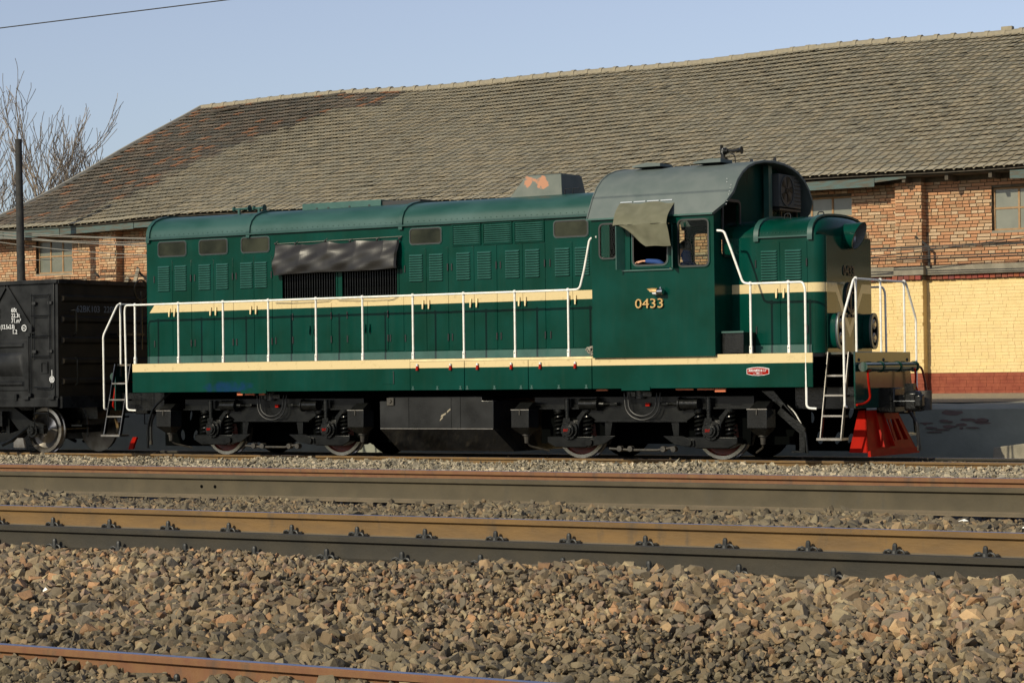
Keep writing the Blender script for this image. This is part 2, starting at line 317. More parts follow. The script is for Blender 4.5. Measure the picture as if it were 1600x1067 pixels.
def tag(o, label=None, cat=None, group=None, kind=None):
    if label: o['label'] = label
    if cat: o['category'] = cat
    if group: o['group'] = group
    if kind: o['kind'] = kind
    return o
def empty(name, loc=(0, 0, 0), **kw):
    o = bpy.data.objects.new(name, None); COL.objects.link(o); o.location = loc; o.empty_display_size = 0.2; return tag(o, **kw)
def inst(name, me, parent, loc=(0, 0, 0), rot=(0, 0, 0), sc=(1, 1, 1), **kw):
    o = bpy.data.objects.new(name, me); COL.objects.link(o); o.parent = parent; o.location = loc; o.rotation_euler = rot; o.scale = sc; return tag(o, **kw)
def rrect(x0, x1, z0, z1, r, n=5):
    out = []
    for cx, cz, a0 in ((x1 - r, z1 - r, 0), (x0 + r, z1 - r, 90), (x0 + r, z0 + r, 180), (x1 - r, z0 + r, 270)):
        for i in range(n + 1):
            a = math.radians(a0 + 90 * i / n); out.append((cx + r * math.cos(a), cz + r * math.sin(a)))
    return out
def plate(name, outer, holes, y, t, m, parent, axis='y', **kw):
    """flat plate with real openings; outer/holes 2-D polygons"""
    cu = bpy.data.curves.new(name, 'CURVE'); cu.dimensions = '2D'; cu.fill_mode = 'BOTH'; cu.extrude = t / 2
    for poly in [outer] + holes:
        sp = cu.splines.new('POLY'); sp.points.add(len(poly) - 1); sp.use_cyclic_u = True
        for i, q in enumerate(poly): sp.points[i].co = (q[0], q[1], 0, 1)
    tmp = bpy.data.objects.new(name + '_tmp', cu); me = bpy.data.meshes.new_from_object(tmp); bpy.data.objects.remove(tmp)
    for v in me.vertices:
        x, z, h = v.co
        v.co = (x, y + t / 2 + h, z) if axis == 'y' else (y + h, x, z)
    me.materials.clear(); me.materials.append(m)
    for p in me.polygons: p.material_index = 0; p.use_smooth = False
    bm = bmesh.new(); bm.from_mesh(me); bmesh.ops.remove_doubles(bm, verts=bm.verts, dist=1e-5); bmesh.ops.recalc_face_normals(bm, faces=bm.faces); bm.to_mesh(me); bm.free()
    o = bpy.data.objects.new(name, me); COL.objects.link(o); o.parent = parent; return tag(o, **kw)
def text(name, body, size, loc, m, parent, axis='y', depth=0.004, sx=1.0, align='LEFT', bold=0.0, **kw):
    fc = bpy.data.curves.new(name, 'FONT'); fc.body = body; fc.size = size; fc.extrude = depth / 2; fc.align_x = align; fc.offset = bold; fc.resolution_u = 3
    tmp = bpy.data.objects.new(name + '_tmp', fc); me = bpy.data.meshes.new_from_object(tmp); bpy.data.objects.remove(tmp)
    for v in me.vertices:
        x, z, h = v.co
        if axis == 'y': v.co = (loc[0] + x * sx, loc[1] - h, loc[2] + z)       # reads from -Y
        else: v.co = (loc[0] + h, loc[1] + x * sx, loc[2] + z)                  # reads from +X
    me.materials.clear(); me.materials.append(m)
    for p in me.polygons: p.material_index = 0
    o = bpy.data.objects.new(name, me); COL.objects.link(o); o.parent = parent; return tag(o, **kw)
def arc_pts(pts, r=0.08, n=5):
    """round the corners of a polyline"""
    pts = [Vector(p) for p in pts]; out = [pts[0]]
    for i in range(1, len(pts) - 1):
        a, b, c = pts[i - 1], pts[i], pts[i + 1]; d1 = (a - b); d2 = (c - b); rr = min(r, d1.length * .45, d2.length * .45)
        p0 = b + d1.normalized() * rr; p1 = b + d2.normalized() * rr
        for k in range(n + 1):
            t = k / n; out.append(p0 * (1 - t) ** 2 + b * 2 * t * (1 - t) + p1 * t * t)
    out.append(pts[-1]); return out

def np_mesh(name, V, F, m, tint=None, smooth=False):
    """V (n,3), F (k,4) or list of arrays; tint per vertex (n,3)"""
    me = bpy.data.meshes.new(name); me.vertices.add(len(V)); me.vertices.foreach_set('co', V.astype(np.float32).ravel())
    k, c = F.shape
    me.loops.add(k * c); me.loops.foreach_set('vertex_index', F.astype(np.int32).ravel())
    me.polygons.add(k); me.polygons.foreach_set('loop_start', np.arange(0, k * c, c, dtype=np.int32))
    if tint is not None:
        a = me.color_attributes.new('tint', 'FLOAT_COLOR', 'POINT'); a.data.foreach_set('color', np.concatenate([tint, np.ones((len(V), 1))], 1).astype(np.float32).ravel())
    me.materials.append(m); me.update(calc_edges=True); me.validate()
    if smooth: me.shade_smooth()
    else: me.shade_flat()
    return me
BOXF = np.array([(0, 3, 2, 1), (4, 5, 6, 7), (0, 1, 5, 4), (1, 2, 6, 5), (2, 3, 7, 6), (3, 0, 4, 7)])
BOXV = np.array([(-1, -1, -1), (1, -1, -1), (1, 1, -1), (-1, 1, -1), (-1, -1, 1), (1, -1, 1), (1, 1, 1), (-1, 1, 1)], float)
def boxes(name, C, H, T, m):
    C = np.asarray(C, float); H = np.asarray(H, float); T = np.asarray(T, float); n = len(C)
    V = (C[:, None, :] + BOXV[None] * H[:, None, :]).reshape(-1, 3); F = (BOXF[None] + 8 * np.arange(n)[:, None, None]).reshape(-1, 4)
    return np_mesh(name, V, F, m, np.repeat(T, 8, 0))
def mesh_obj(name, me, parent=None, **kw):
    o = bpy.data.objects.new(name, me); COL.objects.link(o); o.parent = parent; return tag(o, **kw)
def set_tint(me, c):
    a = me.color_attributes.new('tint', 'FLOAT_COLOR', 'POINT'); a.data.foreach_set('color', np.tile(np.array([*c, 1.0], np.float32), len(me.vertices)))

exec_parts = []
# ------------------------------------------------------------------ ground profile
GP = [(-60, -.22), (-25, -.22), (-23.6, -.21), (-23.0, -.13), (-22.3, -.02), (-21.5, .12), (-20.95, .165), (-20.75, .155), (-19.2, .16), (-18.9, .17), (-17.6, .22), (-16.3, .205), (-15.7, .25), (-14.5, .29), (-13.6, .27), (-11, .05), (-4, -.13), (-2.4, -.14), (-.95, -.085), (-.6, -.11), (.6, -.11), (1.0, -.12), (2.2, -.17), (9, -.17), (300, -.17)]
gy = np.array([p[0] for p in GP]); gz = np.array([p[1] for p in GP])
def gh(y): return np.interp(y, gy, gz)
ys = sorted(set([p[0] for p in GP] + list(np.arange(-24, 3, .5))))
b = MB(); b.sheet([[(x, y, gh(y) - .03) for x in (-400, -60, -30, -20, -10, 0, 10, 20, 40, 400)] for y in ys if y <= 2.2])
b.build('ground', M['ground'], sharp=0, kind='structure')
b = MB(); b.sheet([[(x, y, -.196) for x in (-400, -60, 0, 60, 400)] for y in (2.2, 9, 60, 400, 1200)])
b.build('yard', M['asphalt'], sharp=0, kind='structure')

# ballast stones ----------------------------------------------------
def stone_variants(n, npts, flat=0.7):
    out = []
    for i in range(n):
        bm = bmesh.new(); r = random.Random(100 + i)
        for k in range(npts):
            v = Vector((r.uniform(-1, 1), r.uniform(-1, 1), r.uniform(-1, 1))); v = v / (abs(v.x) ** 3.2 + abs(v.y) ** 3.2 + abs(v.z) ** 3.2) ** (1 / 3.2) * r.uniform(.72, 1.02); bm.verts.new((v.x * 1.1, v.y * .85, v.z * flat))
        bmesh.ops.convex_hull(bm, input=bm.verts)
        for v in [v for v in bm.verts if not v.link_faces]: bm.verts.remove(v)
        bmesh.ops.triangulate(bm, faces=bm.faces); bm.verts.ensure_lookup_table(); bm.verts.index_update()
        out.append((np.array([v.co[:] for v in bm.verts]), np.array([[v.index for v in f.verts] for f in bm.faces]))); bm.free()
    return out
SV = stone_variants(20, 14, .72); SVL = stone_variants(10, 7, .8)
WARM = np.array([(.185, .137, .083), (.168, .128, .082), (.150, .118, .078), (.215, .155, .092), (.125, .100, .070), (.25, .145, .078), (.235, .19, .12), (.105, .088, .064), (.170, .125, .080), (.29, .20, .115), (.19, .135, .098), (.145, .122, .092)])
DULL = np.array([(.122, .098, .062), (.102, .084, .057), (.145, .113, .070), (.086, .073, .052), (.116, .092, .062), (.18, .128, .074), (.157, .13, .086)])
PALE = np.array([(.27, .238, .182), (.22, .20, .16), (.35, .30, .235), (.18, .16, .13), (.31, .26, .185), (.14, .13, .11), (.24, .21, .155)])
def scatter(name, n, yr, xr, size, pal, variants, label, layers=.03, seed=1, sink=.35, mixpal=None, palw=None):
    g = np.random.default_rng(seed)
    Vs, Fs, Ts = [], [], []; off = 0
    which = g.integers(0, len(variants), n); ally = g.uniform(*yr, n); f = (ally - yr[0]) / (yr[1] - yr[0])
    x0 = xr[0][0] + (xr[1][0] - xr[0][0]) * f; x1 = xr[0][1] + (xr[1][1] - xr[0][1]) * f
    allx = x0 + (x1 - x0) * g.uniform(0, 1, n); s = g.lognormal(math.log(size), .33, n).clip(size * .45, size * 2.1)
    s *= (1 + .25 * np.sin(allx * .9 + ally * 2.1))
    z = gh(ally) + g.uniform(-.5, 1, n) * layers + .02 * np.sin(allx * 2.3 + ally * 3) - s * sink
    for k, (V, F) in enumerate(variants):
        idx = np.where(which == k)[0]; c = len(idx)
        if not c: continue
        q = g.normal(size=(c, 4)); q[:, 1:3] *= .45; q /= np.linalg.norm(q, axis=1)[:, None]
        a, b_, cc, d = q.T
        R = np.stack([1 - 2 * (cc**2 + d**2), 2 * (b_*cc - a*d), 2 * (b_*d + a*cc), 2 * (b_*cc + a*d), 1 - 2 * (b_**2 + d**2), 2 * (cc*d - a*b_), 2 * (b_*d - a*cc), 2 * (cc*d + a*b_), 1 - 2 * (b_**2 + cc**2)], 1).reshape(-1, 3, 3)
        an = g.uniform(.7, 1.35, (c, 1, 3))
        P = np.einsum('nij,nvj->nvi', R, V[None] * an) * s[idx][:, None, None]
        P += np.stack([allx[idx], ally[idx], z[idx] + s[idx] * .35], 1)[:, None, :]
        pp = pal[g.integers(0, len(pal), c)]
        if mixpal is not None:
            sel = g.uniform(0, 1, c) < palw(allx[idx], ally[idx]); pp = np.where(sel[:, None], mixpal[g.integers(0, len(mixpal), c)], pp)
        pn = 1 + .16 * np.sin(allx[idx] * 1.7 + 2 * np.sin(ally[idx] * 2.1)) * np.sin(ally[idx] * 3.3 + allx[idx] * .6)
        T = pp * g.uniform(.70, 1.28, (c, 1)) * pn[:, None]
        Vs.append(P.reshape(-1, 3)); Ts.append(np.repeat(T, len(V), 0)); Fs.append((F[None] + off + len(V) * np.arange(c)[:, None, None]).reshape(-1, 3)); off += c * len(V)
    return mesh_obj(name, np_mesh(name, np.concatenate(Vs), np.concatenate(Fs), M['stone'], np.concatenate(Ts)), kind='stuff', label=label, cat='gravel')
scatter('ballast', 52000, (-24.3, -20.72), ((8.2, 20.8), (8.2, 20.8)), .0265, WARM, SV, 'brown and pinkish ballast stones heaped in front of the near dark rail', layers=.05, seed=3, mixpal=DULL, palw=lambda x, y: np.clip((-22.2 - y) * 1.1 + .15 + .15 * np.sin(x * 1.3), .05, 1))
scatter('ballast', 30000, (-19.05, -16.1), ((5.6, 20.5), (4.4, 19.5)), .028, DULL, SV, 'dull brown ballast stones between the second and third pairs of rails', layers=.035, seed=4)
scatter('ballast', 36000, (-4.6, -.86), ((-12, 15), (-12, 14.5)), .029, PALE, SVL, 'pale grey ballast stones in a strip in front of the locomotive track', layers=.03, seed=5)
scatter('ballast', 7000, (-15.8, -14.55), ((3, 17), (2.5, 16.5)), .028, DULL, SVL, 'dull brown ballast stones lying between the tall grey-brown rail and the red-brown one', layers=.02, seed=8)
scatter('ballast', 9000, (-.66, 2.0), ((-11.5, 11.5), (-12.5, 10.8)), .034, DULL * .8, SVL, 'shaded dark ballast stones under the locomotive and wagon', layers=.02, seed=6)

# ------------------------------------------------------------------ rails
def rail_profile(h, s=1.0, foot=.075):
    w = .0365 * s; return [(-foot, 0), (foot, 0), (foot, .011), (.045, .019), (.014, .034), (.0085, .06), (.0085, h - .052), (.016, h - .046), (w, h - .037), (w, h - .010), (w - .008, h - .002), (0, h), (-w + .008, h - .002), (-w, h - .010), (-w, h - .037), (-.016, h - .046), (-.0085, h - .052), (-.0085, .06), (-.014, .034), (-.045, .019), (-foot, .011)]
def clip_mesh():
    b = MB()
    b.box(-.075, .075, -.03, .03, 0, .012)
    b.cyl((0, 0, .0), (0, 0, .030), .026, .022, 10).cyl((0, 0, .03), (0, 0, .062), .019, .017, 8).sphere((0, 0, .062), .017, 8, 4)
    for s in (-1, 1):
        b.tube([(s * .018, -.006, .026), (s * .036, -.012, .036), (s * .058, -.014, .030), (s * .066, -.012, .014), (s * .080, .012, .016), (s * .068, .030, .022), (s * .040, .034, .018)], .008, 6)
    return b.mesh('rail_clip', M['clip'])
CLIP = clip_mesh()
def rail(Y, ztop, h, mats, label, x0=-60, x1=60, clips=None, hs=1.0, group=None, foot=.075, headmat=True):
    root = empty('rail', (0, Y, ztop - h), label=label, cat='rail', group=group)
    prof = rail_profile(h, hs, foot); n = len(prof); xs = list(np.linspace(x0, x1, 25)); b = MB()
    for i in range(len(xs) - 1):
        A = [(xs[i], y, z) for y, z in prof]; B_ = [(xs[i + 1], y, z) for y, z in prof]
        for k in range(n):
            k2 = (k + 1) % n; zz = (prof[k][1] + prof[k2][1]) / 2
            if headmat and zz > h - .0045: b.mi = 1
            elif zz < .03: b.mi = 2
            else: b.mi = 0
            b.add([A[k], A[k2], B_[k2], B_[k]], [(0, 1, 2, 3)])
    me = b.mesh('rail_body', [mats[0], M['railtop'], mats[1]], sharp=40, recalc=False)
    bm = bmesh.new(); bm.from_mesh(me); bmesh.ops.remove_doubles(bm, verts=bm.verts, dist=1e-5); bmesh.ops.recalc_face_normals(bm, faces=bm.faces); bm.to_mesh(me); bm.free()
    me.set_sharp_from_angle(angle=math.radians(40))
    o = mesh_obj('rail_body', me, root)
    if clips:
        for i, x in enumerate(clips): inst('rail_clip', CLIP, root, (x, -.058, .018), (0, 0, random.uniform(-.08, .08)))
    return root
rail(.75, 0, .165, (M['raildark'], M['railfoot']), 'far rail under the locomotive, mostly hidden behind its wheels')
rail(-.75, 0, .165, (M['railweb'], M['railfoot']), 'brown rusty rail the locomotive wheels stand on, behind the pale ballast strip')
rail(-14.45, .459, .17, (M['railred'], M['railfoot']), 'dark red-brown rail just beyond the tall grey-brown rail')
rail(-15.95, .462, .215, (M['railmid'], M['railfoot']), 'tall grey-brown rail without fastenings, raised a little over the ballast', hs=1.05, headmat=False)
rail(-19.15, .367, .176, (M['railweb'], M['railfoot']), 'orange-brown rail with a bright top and a row of black clips', clips=[5.0 + .586 * i for i in range(22)])
rail(-20.65, .342, .176, (M['raildark'], M['raildark']), 'dark brown rail at the top of the brown ballast slope', clips=[8.2 + .586 * i for i in range(20)], headmat=False)
rail(-23.45, -.062, .176, (M['railred'], M['railfoot']), 'reddish rail with a bright blue top at the lower left corner', clips=[9.35 + .586 * i for i in range(12)])
b = MB()
for x in (7.29, 7.45): b.cyl((x, -.0088, .105), (x, -.012, .105), .016, n=10)
hol = b.build('bolt_hole', M['dark'], bpy.data.objects['rail.003'])
# low stone shoulder beneath the front rail
# ------------------------------------------------------------------ platform
PLY = 5.0
b = MB(); b.prism([(PLY, -.2), (PLY, .66), (PLY + .35, .74), (11.2, .86), (11.2, -.2)], 'x', -26, 34)
b.build('platform', M['plaster'], sharp=0, kind='structure')
b = MB(); xs = np.linspace(-25, 33, 320); rr_ = random.Random(5)
b.sheet([[(x, PLY + .9 + .35 * math.sin(x * 1.9) + .2 * math.sin(x * 4.7) + rr_.uniform(-.08, .08), .766) for x in xs], [(x, 8.2, .81 + .0) for x in xs], [(x, 10.9, .862) for x in xs]])
b.build('dusty_ground', M['ledge'], sharp=0, kind='structure')
# peeled patches on the platform face
patches = empty('peeled_patches', (0, PLY, .4), label='reddish flaked patches of bare plaster on the grey platform face right of the locomotive', cat='peeling plaster')
rr_ = random.Random(3)
for i in range(22):
    x = rr_.uniform(5.8, 7.0); z = rr_.uniform(.26, .50) if i else .60; w_ = rr_.uniform(.04, .16) if i else .22; h_ = rr_.uniform(.010, .028) if i else .05
    if i == 0: x = 6.35
    poly = [(x + w_ * math.cos(a) * rr_.uniform(.7, 1.1), z - .4 + h_ * math.sin(a) * rr_.uniform(.6, 1.2)) for a in np.linspace(0, 2 * math.pi, 12)[:-1]]
    MB().prism(poly, 'y', -.006 - i * .0008, .004).build('flake', M['peel'], patches)
# concrete block at the right edge
b = MB(); b.hexa([(7.80, 3.0, -.20), (10.5, 3.0, -.20), (10.5, 4.2, -.20), (7.80, 4.2, -.20), (7.82, 3.02, .08), (10.5, 3.02, .42), (10.5, 4.2, .42), (7.82, 4.2, .08)])
b.build('concrete_ramp', M['concrete'], bevel=.02, label='low pale concrete ramp block at the foot of the platform, right edge', cat='concrete block')

# ------------------------------------------------------------------ warehouse
WY = 11.0; wh = empty('warehouse', (0, WY, .86), label='long brick goods warehouse with a grey tiled roof and yellow painted lower wall', cat='warehouse')
W0 = Vector((0, WY, .86))
def wb(name, b, m, **kw):
    b.v = [(x, y - WY, z - .86) for x, y, z in b.v]; return b.build(name, m, wh, **kw)
GX0, GX1 = -22.3, 34.0
WINS = [(-25.9, -25), (-20.75, -19.50), (-15.3, -13.2), (-10.3, -8.2), (-5.2, -3.1), (.0, 1.88), (4.86, 6.96), (9.9, 12), (15, 17), (20, 22)]
WZ0, WZ1 = 4.05, 4.90
PIL = [-23.2, -18.08, -12.8, -7.5, -2.1, 3.21, 8.5, 13.8, 19.1, 24.4]
def solid(zlo, zhi, y0, y1, x0, x1, holes, b):
    xs = [x0]
    for a, c in holes:
        if c > x0 and a < x1: xs += [max(a, x0), min(c, x1)]
    xs.append(x1)
    for i in range(0, len(xs) - 1, 2): b.box(xs[i], xs[i + 1], y0, y1, zlo, zhi)
b = MB()
b.box(GX0, GX1, WY + .012, WY + .30, .80, WZ0); solid(WZ0, WZ1, WY + .012, WY + .30, GX0, GX1, [w_ for w_ in WINS if w_[0] > GX0], b); b.box(GX0, GX1, WY + .012, WY + .30, WZ1, 5.35)
b.box(GX0, GX0 + .3, WY + .3, 28.5, .0, 5.2); b.box(GX1 - .3, GX1, WY + .3, 28.5, .0, 5.2); b.box(GX0, GX1, 28.2, 28.5, 0, 5.2)
b.prism([(WY + .3, 5.2), (28.5, 5.2), (19.5, 9.1)], 'x', GX0, GX0 + .25); b.prism([(WY + .3, 5.2), (28.5, 5.2), (19.5, 9.1)], 'x', GX1 - .25, GX1)
wb('mortar_wall', b, M['mortar'], sharp=0)
b = MB(); b.box(GX0, GX1, WY + 1.5, WY + 1.55, 3.2, 5.2); wb('inner_partition', b, M['dark'])
b = MB(); b.box(GX0, GX1, WY - .15, WY + .02, 3.215, 3.40)
for p in PIL: b.box(p - .32, p + .32, WY - .30, WY - .15, 3.217, 3.395)
wb('concrete_band', b, M['concrete'], bevel=.012)
# bricks: course by course
rb = random.Random(21)
def bcol(warm=True):
    k = rb.random()
    if k < .42: c = (.56, .245, .11)
    elif k < .74: c = (.60, .37, .20)
    elif k < .88: c = (.48, .34, .20)
    else: c = (.70, .52, .33)
    s = rb.uniform(.78, 1.08); mean = (.49, .305, .175); return tuple((v * .62 + q * .38) * s for v, q in zip(c, mean))
CH = .067; JT = .015
def courses(x0, x1, z0, z1, yf, holes=(), proud=.0):
    out = []; z = z0; k = 0
    while z + CH - JT <= z1 + .012:
        x = x0 - rb.uniform(0, .2); hd = .86 if rb.random() < .5 else .16
        while x < x1:
            L = .125 if rb.random() < hd else .262
            a, c = max(x, x0), min(x + L, x1)
            if c - a > .03 and not any(c > h[0] and a < h[1] and z + CH > h[2] and z < h[3] for h in holes):
                out.append(((a + c) / 2, z + (CH - JT) / 2, (c - a) / 2, (CH - JT) / 2, yf + rb.uniform(-.004, .004)))
            elif c - a > .03:
                for h in holes:   # trim at the opening
                    if z + CH > h[2] and z < h[3]:
                        if a < h[0] < c and h[0] - a > .03: out.append(((a + h[0]) / 2, z + (CH - JT) / 2, (h[0] - a) / 2, (CH - JT) / 2, yf))
                        if a < h[1] < c and c - h[1] > .03: out.append(((c + h[1]) / 2, z + (CH - JT) / 2, (c - h[1]) / 2, (CH - JT) / 2, yf))
            x += L + JT
        z += CH
    return out
wh_holes = [(w_[0], w_[1], WZ0, WZ1) for w_ in WINS]
def between(a, c, z0, z1, yf, pils=True):
    segs = []; x = a
    for p in PIL:
        if p - .28 > a and p + .28 < c: segs.append((x, p - .28)); x = p + .28
    segs.append((x, c)); out = []
    for s in segs: out += courses(s[0], s[1], z0, z1, yf, wh_holes)
    return out
upper = between(-3.8, 8.8, 3.41, 5.1, WY) + between(-22.2, -15.2, 3.41, 5.1, WY)
PD = .25
def pil_bricks(z0, z1):
    out = []
    for p in PIL:
        if -23 < p < -16 or -3 < p < 9: out += courses(p - .28, p + .28, z0, z1, WY - PD)
    return out
upil = pil_bricks(3.41, 5.1)
def vis_key(q): return (abs(q[0] - 3.6), )
cand = sorted([q for q in upper + upil if 1.9 < q[0] < 5.8 and q[1] > 3.4], key=lambda q: -q[0])
cand = [q for q in cand if q[2] > .05][:300]
cs = set(cand)
tints = [bcol() for _ in range(9)]; bm_cache = {}
for q in cand:
    key = (q[2] > .09, rb.randrange(9))
    if key not in bm_cache:
                me = MB().box(-1, 1, -.03, .03, -(CH - JT) / 2, (CH - JT) / 2).mesh('brick', M['brick'], sharp=0); set_tint(me, tints[key[1]]); bm_cache[key] = me
    inst('brick', bm_cache[key], wh, (q[0], q[4] + .018 - WY, q[1] - .86), (0, 0, 0), (q[2], 1, 1))
rest = [q for q in upper + upil if q not in cs]
mesh_obj('brickwork', boxes('brickwork', [(q[0], q[4] + .018 - WY, q[1] - .86) for q in rest], [(q[2], .03, q[3]) for q in rest], [bcol() for q in rest], M['brick']), wh, kind='stuff')
# pilaster cores and returns
for p in PIL:
    b = MB(); b.box(p - .272, p + .272, WY - PD + .008, WY + .02, .80, 3.2); b.box(p - .272, p + .272, WY - PD + .008, WY + .02, 3.405, 5.2)
    wb('pilaster', b, M['mortar'], sharp=0)
ret = []
for p in PIL:
    if -23 < p < -16 or 0 < p < 9:
        z = 3.41; k = 0
        while z < 5.05:
            for yy in ((WY - PD + .125, .115), ) if k % 2 else ((WY - PD + .07, .055), (WY - PD + .18, .05)): ret.append((p + .262, yy[0], z + .025, .022, yy[1], .025))
            z += CH; k += 1
mesh_obj('pilaster_side_brickwork', boxes('pilaster_side_brickwork', [(q[0], q[1] - WY, q[2] - .86) for q in ret], [(q[3], q[4], q[5]) for q in ret], [bcol() for q in ret], M['brick']), wh, kind='stuff')
# painted lower wall
def painted(name, z0, z1, m, base=1.0):
    L = between(1.0, 9.5, z0, z1, WY)
    for p in PIL:
        if 0 < p < 9: L += courses(p - .28, p + .28, z0, z1, WY - PD)
    T = []
    for q in L: s = base * rb.uniform(.965, 1.02); T.append((s, s * rb.uniform(.985, 1.01), s * rb.uniform(.97, 1.01)))
    mesh_obj(name, boxes(name, [(q[0], q[4] + .018 + rb.uniform(0, .003) - WY, q[1] - .86) for q in L], [(q[2] + .0055, .03, q[3] + .0055) for q in L], T, m), wh, kind='stuff')
    b = MB(); b.box(GX0, 1.0, WY - .003, WY + .012, z0, z1); b.box(9.5, GX1, WY - .008, WY + .012, z0, z1)
    b.box(1.0, 9.5, WY - .002, WY + .012, z0, z1)
    for p in PIL: b.box(p - .277, p + .277, WY - PD - .002, WY - .014, z0, z1)
    me = wb(name.replace('brickwork', 'coat'), b, m, sharp=0); set_tint(me.data, (.80 * base, .76 * base, .68 * base))
painted('yellow_painted_brickwork', 1.275, 3.118, M['yellow'])
painted('red_painted_brickwork', .86, 1.272, M['redband'])
# red string course
L = []
x = .8
rs = random.Random(9)
while x < 9.5:
    on = any(abs(x + .06 - p) < .29 for p in PIL); L.append((x + .055, WY - (.30 if on else .055), 3.170)); x += .122
mesh_obj('string_course_brickwork', boxes('string_course_brickwork', [(q[0], q[1] + .05 - WY + rs.uniform(-.006, .006), q[2] - .86 + rs.uniform(-.005, .005)) for q in L], [(.054, .07, .038) for q in L], [tuple(v * rs.uniform(.7, 1.2) for v in (.27, .075, .045)) for q in L], M['brick']), wh, kind='stuff')
b = MB(); b.box(GX0, GX1, WY - .03, WY + .012, 3.125, 3.214); wb('string_course_bed', b, M['mortar'])
# windows
for (a, c) in WINS[1:7]:
    fr = empty('window', ((a + c) / 2, .09, WZ0 - .86)); fr.parent = wh
    hw = (c - a) / 2; H = WZ1 - WZ0
    b = MB(); b.ring([(-hw, 0), (hw, 0), (hw, H), (-hw, H)], [(-hw + .04, .04), (hw - .04, .04), (hw - .04, H - .04), (-hw + .04, H - .04)], 'y', 0, .05)
    ncol = 3 if hw < .9 else 4; nrow = 2
    for i in range(1, ncol): xx = -hw + 2 * hw * i / ncol; b.box(xx - .02, xx + .02, .004, .046, .04, H - .04)
    b.box(-hw + .04, hw - .04, .008, .042, H * .52 - .018, H * .52 + .018)
    b.build('sash', M['winframe'], fr)
    for i in range(ncol):
        for j in range(nrow):
            x0 = -hw + 2 * hw * i / ncol + .022; x1 = -hw + 2 * hw * (i + 1) / ncol - .022; z0 = (.04, H * .52 + .02)[j]; z1 = (H * .52 - .02, H - .04)[j]
            MB().box(x0, x1, .022, .028, z0, z1).build('pane', M['winpane'], fr)
    MB().box(-hw - .04, hw + .04, -.10, .0, -.05, .0).build('sill', M['concrete'], fr)
# roof -------------------------------------------------------------
EY, EZ = 10.38, 5.19; RY, RZ = 19.5, 9.16
sl = Vector((0, RY - EY, RZ - EZ)); SLEN = sl.length; sl.normalize(); nrm = Vector((0, -sl.z, sl.y))
EXPO = SLEN / 33; TWD = .205
def sag(x, v):
    return .045 * math.sin(x * .33 + v * .2) + .03 * math.sin(x * .8 + v * .9 + 1) - .06 * math.sin(v / SLEN * math.pi)
prof_u = np.array([0, .014, .045, .095, .150, .172, .178, .203]); prof_h = np.array([.012, .030, .038, .028, .036, .028, .000, .000])
nu = len(prof_u)
def tile_geo(lift=.050):
    V = []; 
    for k in range(nu): V.append((prof_u[k], 0, prof_h[k] + lift))
    for k in range(nu): V.append((prof_u[k], EXPO + .035, prof_h[k] + .004))
    for k in range(nu): V.append((prof_u[k], .0, prof_h[k] + lift - .015))
    for k in range(nu): V.append((prof_u[k], .06, prof_h[k] + lift - .024))
    F = [(k, k + 1, nu + k + 1, nu + k) for k in range(nu - 1)] + [(2 * nu + k, 2 * nu + k + 1, k + 1, k) for k in range(nu - 1)] + [(3 * nu + k, 2 * nu + k, 2 * nu + k + 1, 3 * nu + k + 1)[::-1] for k in range(nu - 1)]
    return np.array(V), F
TV, TF = tile_geo()
TF = np.array(TF); g_ = np.random.default_rng(5)
TLIGHT = np.array([(.25, .222, .168), (.24, .218, .17), (.262, .23, .172), (.225, .205, .16), (.27, .232, .168)])
TDARK = np.array([(.120, .105, .085), (.095, .090, .078), (.145, .115, .09), (.10, .085, .07), (.17, .14, .11), (.11, .10, .085), (.13, .11, .09), (.105, .095, .08), (.25, .125, .07)])
ncols = int((GX1 - GX0) / TWD); cols_vis = int((12 - GX0) / TWD)
bx = np.array((1., 0, 0)); bs = np.array(sl); bn = np.array(nrm)
def tile_frame(i, j):
    x = GX0 + i * TWD + (j % 2) * 0.0; v = j * EXPO
    P = np.array((x, EY - WY, EZ - .86)) + bs * v + bn * sag(x, v)
    return P
def tile_tint(i, j):
    x = GX0 + i * TWD; v = j / 33
    lim = -19.7 + 3.4 * v + (1.2 * math.sin(v * 9)) * .3
    if v > .84: lim += 1.3
    pal = TDARK if x < lim + g_.normal(0, .12) else TLIGHT
    if j == 0 and x < -15.5: pal = TLIGHT
    c = pal[g_.integers(0, len(pal))]
    if pal is TLIGHT and g_.random() < .02: c = c * .75
    if x < -16 and pal is TLIGHT: c = c * .88
    if j == 0: c = c * 1.22
    if g_.random() < .006: c = c * .7
    return c * g_.uniform(.88, 1.08)
# 300 single tiles: the eave course and the next ones nearest the camera
single = set()
for j in range(0, 5):
    for i in range(int((1.0 - GX0) / TWD), int((7.3 - GX0) / TWD)): single.add((i, j))
for i in range(0, int((-16.6 - GX0) / TWD)): single.add((i, 0))
single = set(sorted(single, key=lambda q: (q[1], -q[0]))[:300])
tv = []
for k in range(6):
    me = np_mesh('roof_tile', TV, TF, M['tile'], None); set_tint(me, tuple(TLIGHT[k % 5] * (1.22 if k < 3 else 1.0) * g_.uniform(.92, 1.06))); tv.append(me)
Rm = Matrix((Vector(bx), Vector(bs), Vector(bn))).transposed().to_euler()
for (i, j) in single:
    P = tile_frame(i, j); o = inst('roof_tile', tv[g_.integers(0, 3) + (0 if j == 0 else 3)], wh, tuple(P + bn * g_.uniform(0, .008)), (Rm.x + g_.normal(0, .006), Rm.y + g_.normal(0, .01), g_.normal(0, .012)))
Vs = []; Fs = []; Ts = []; off = 0
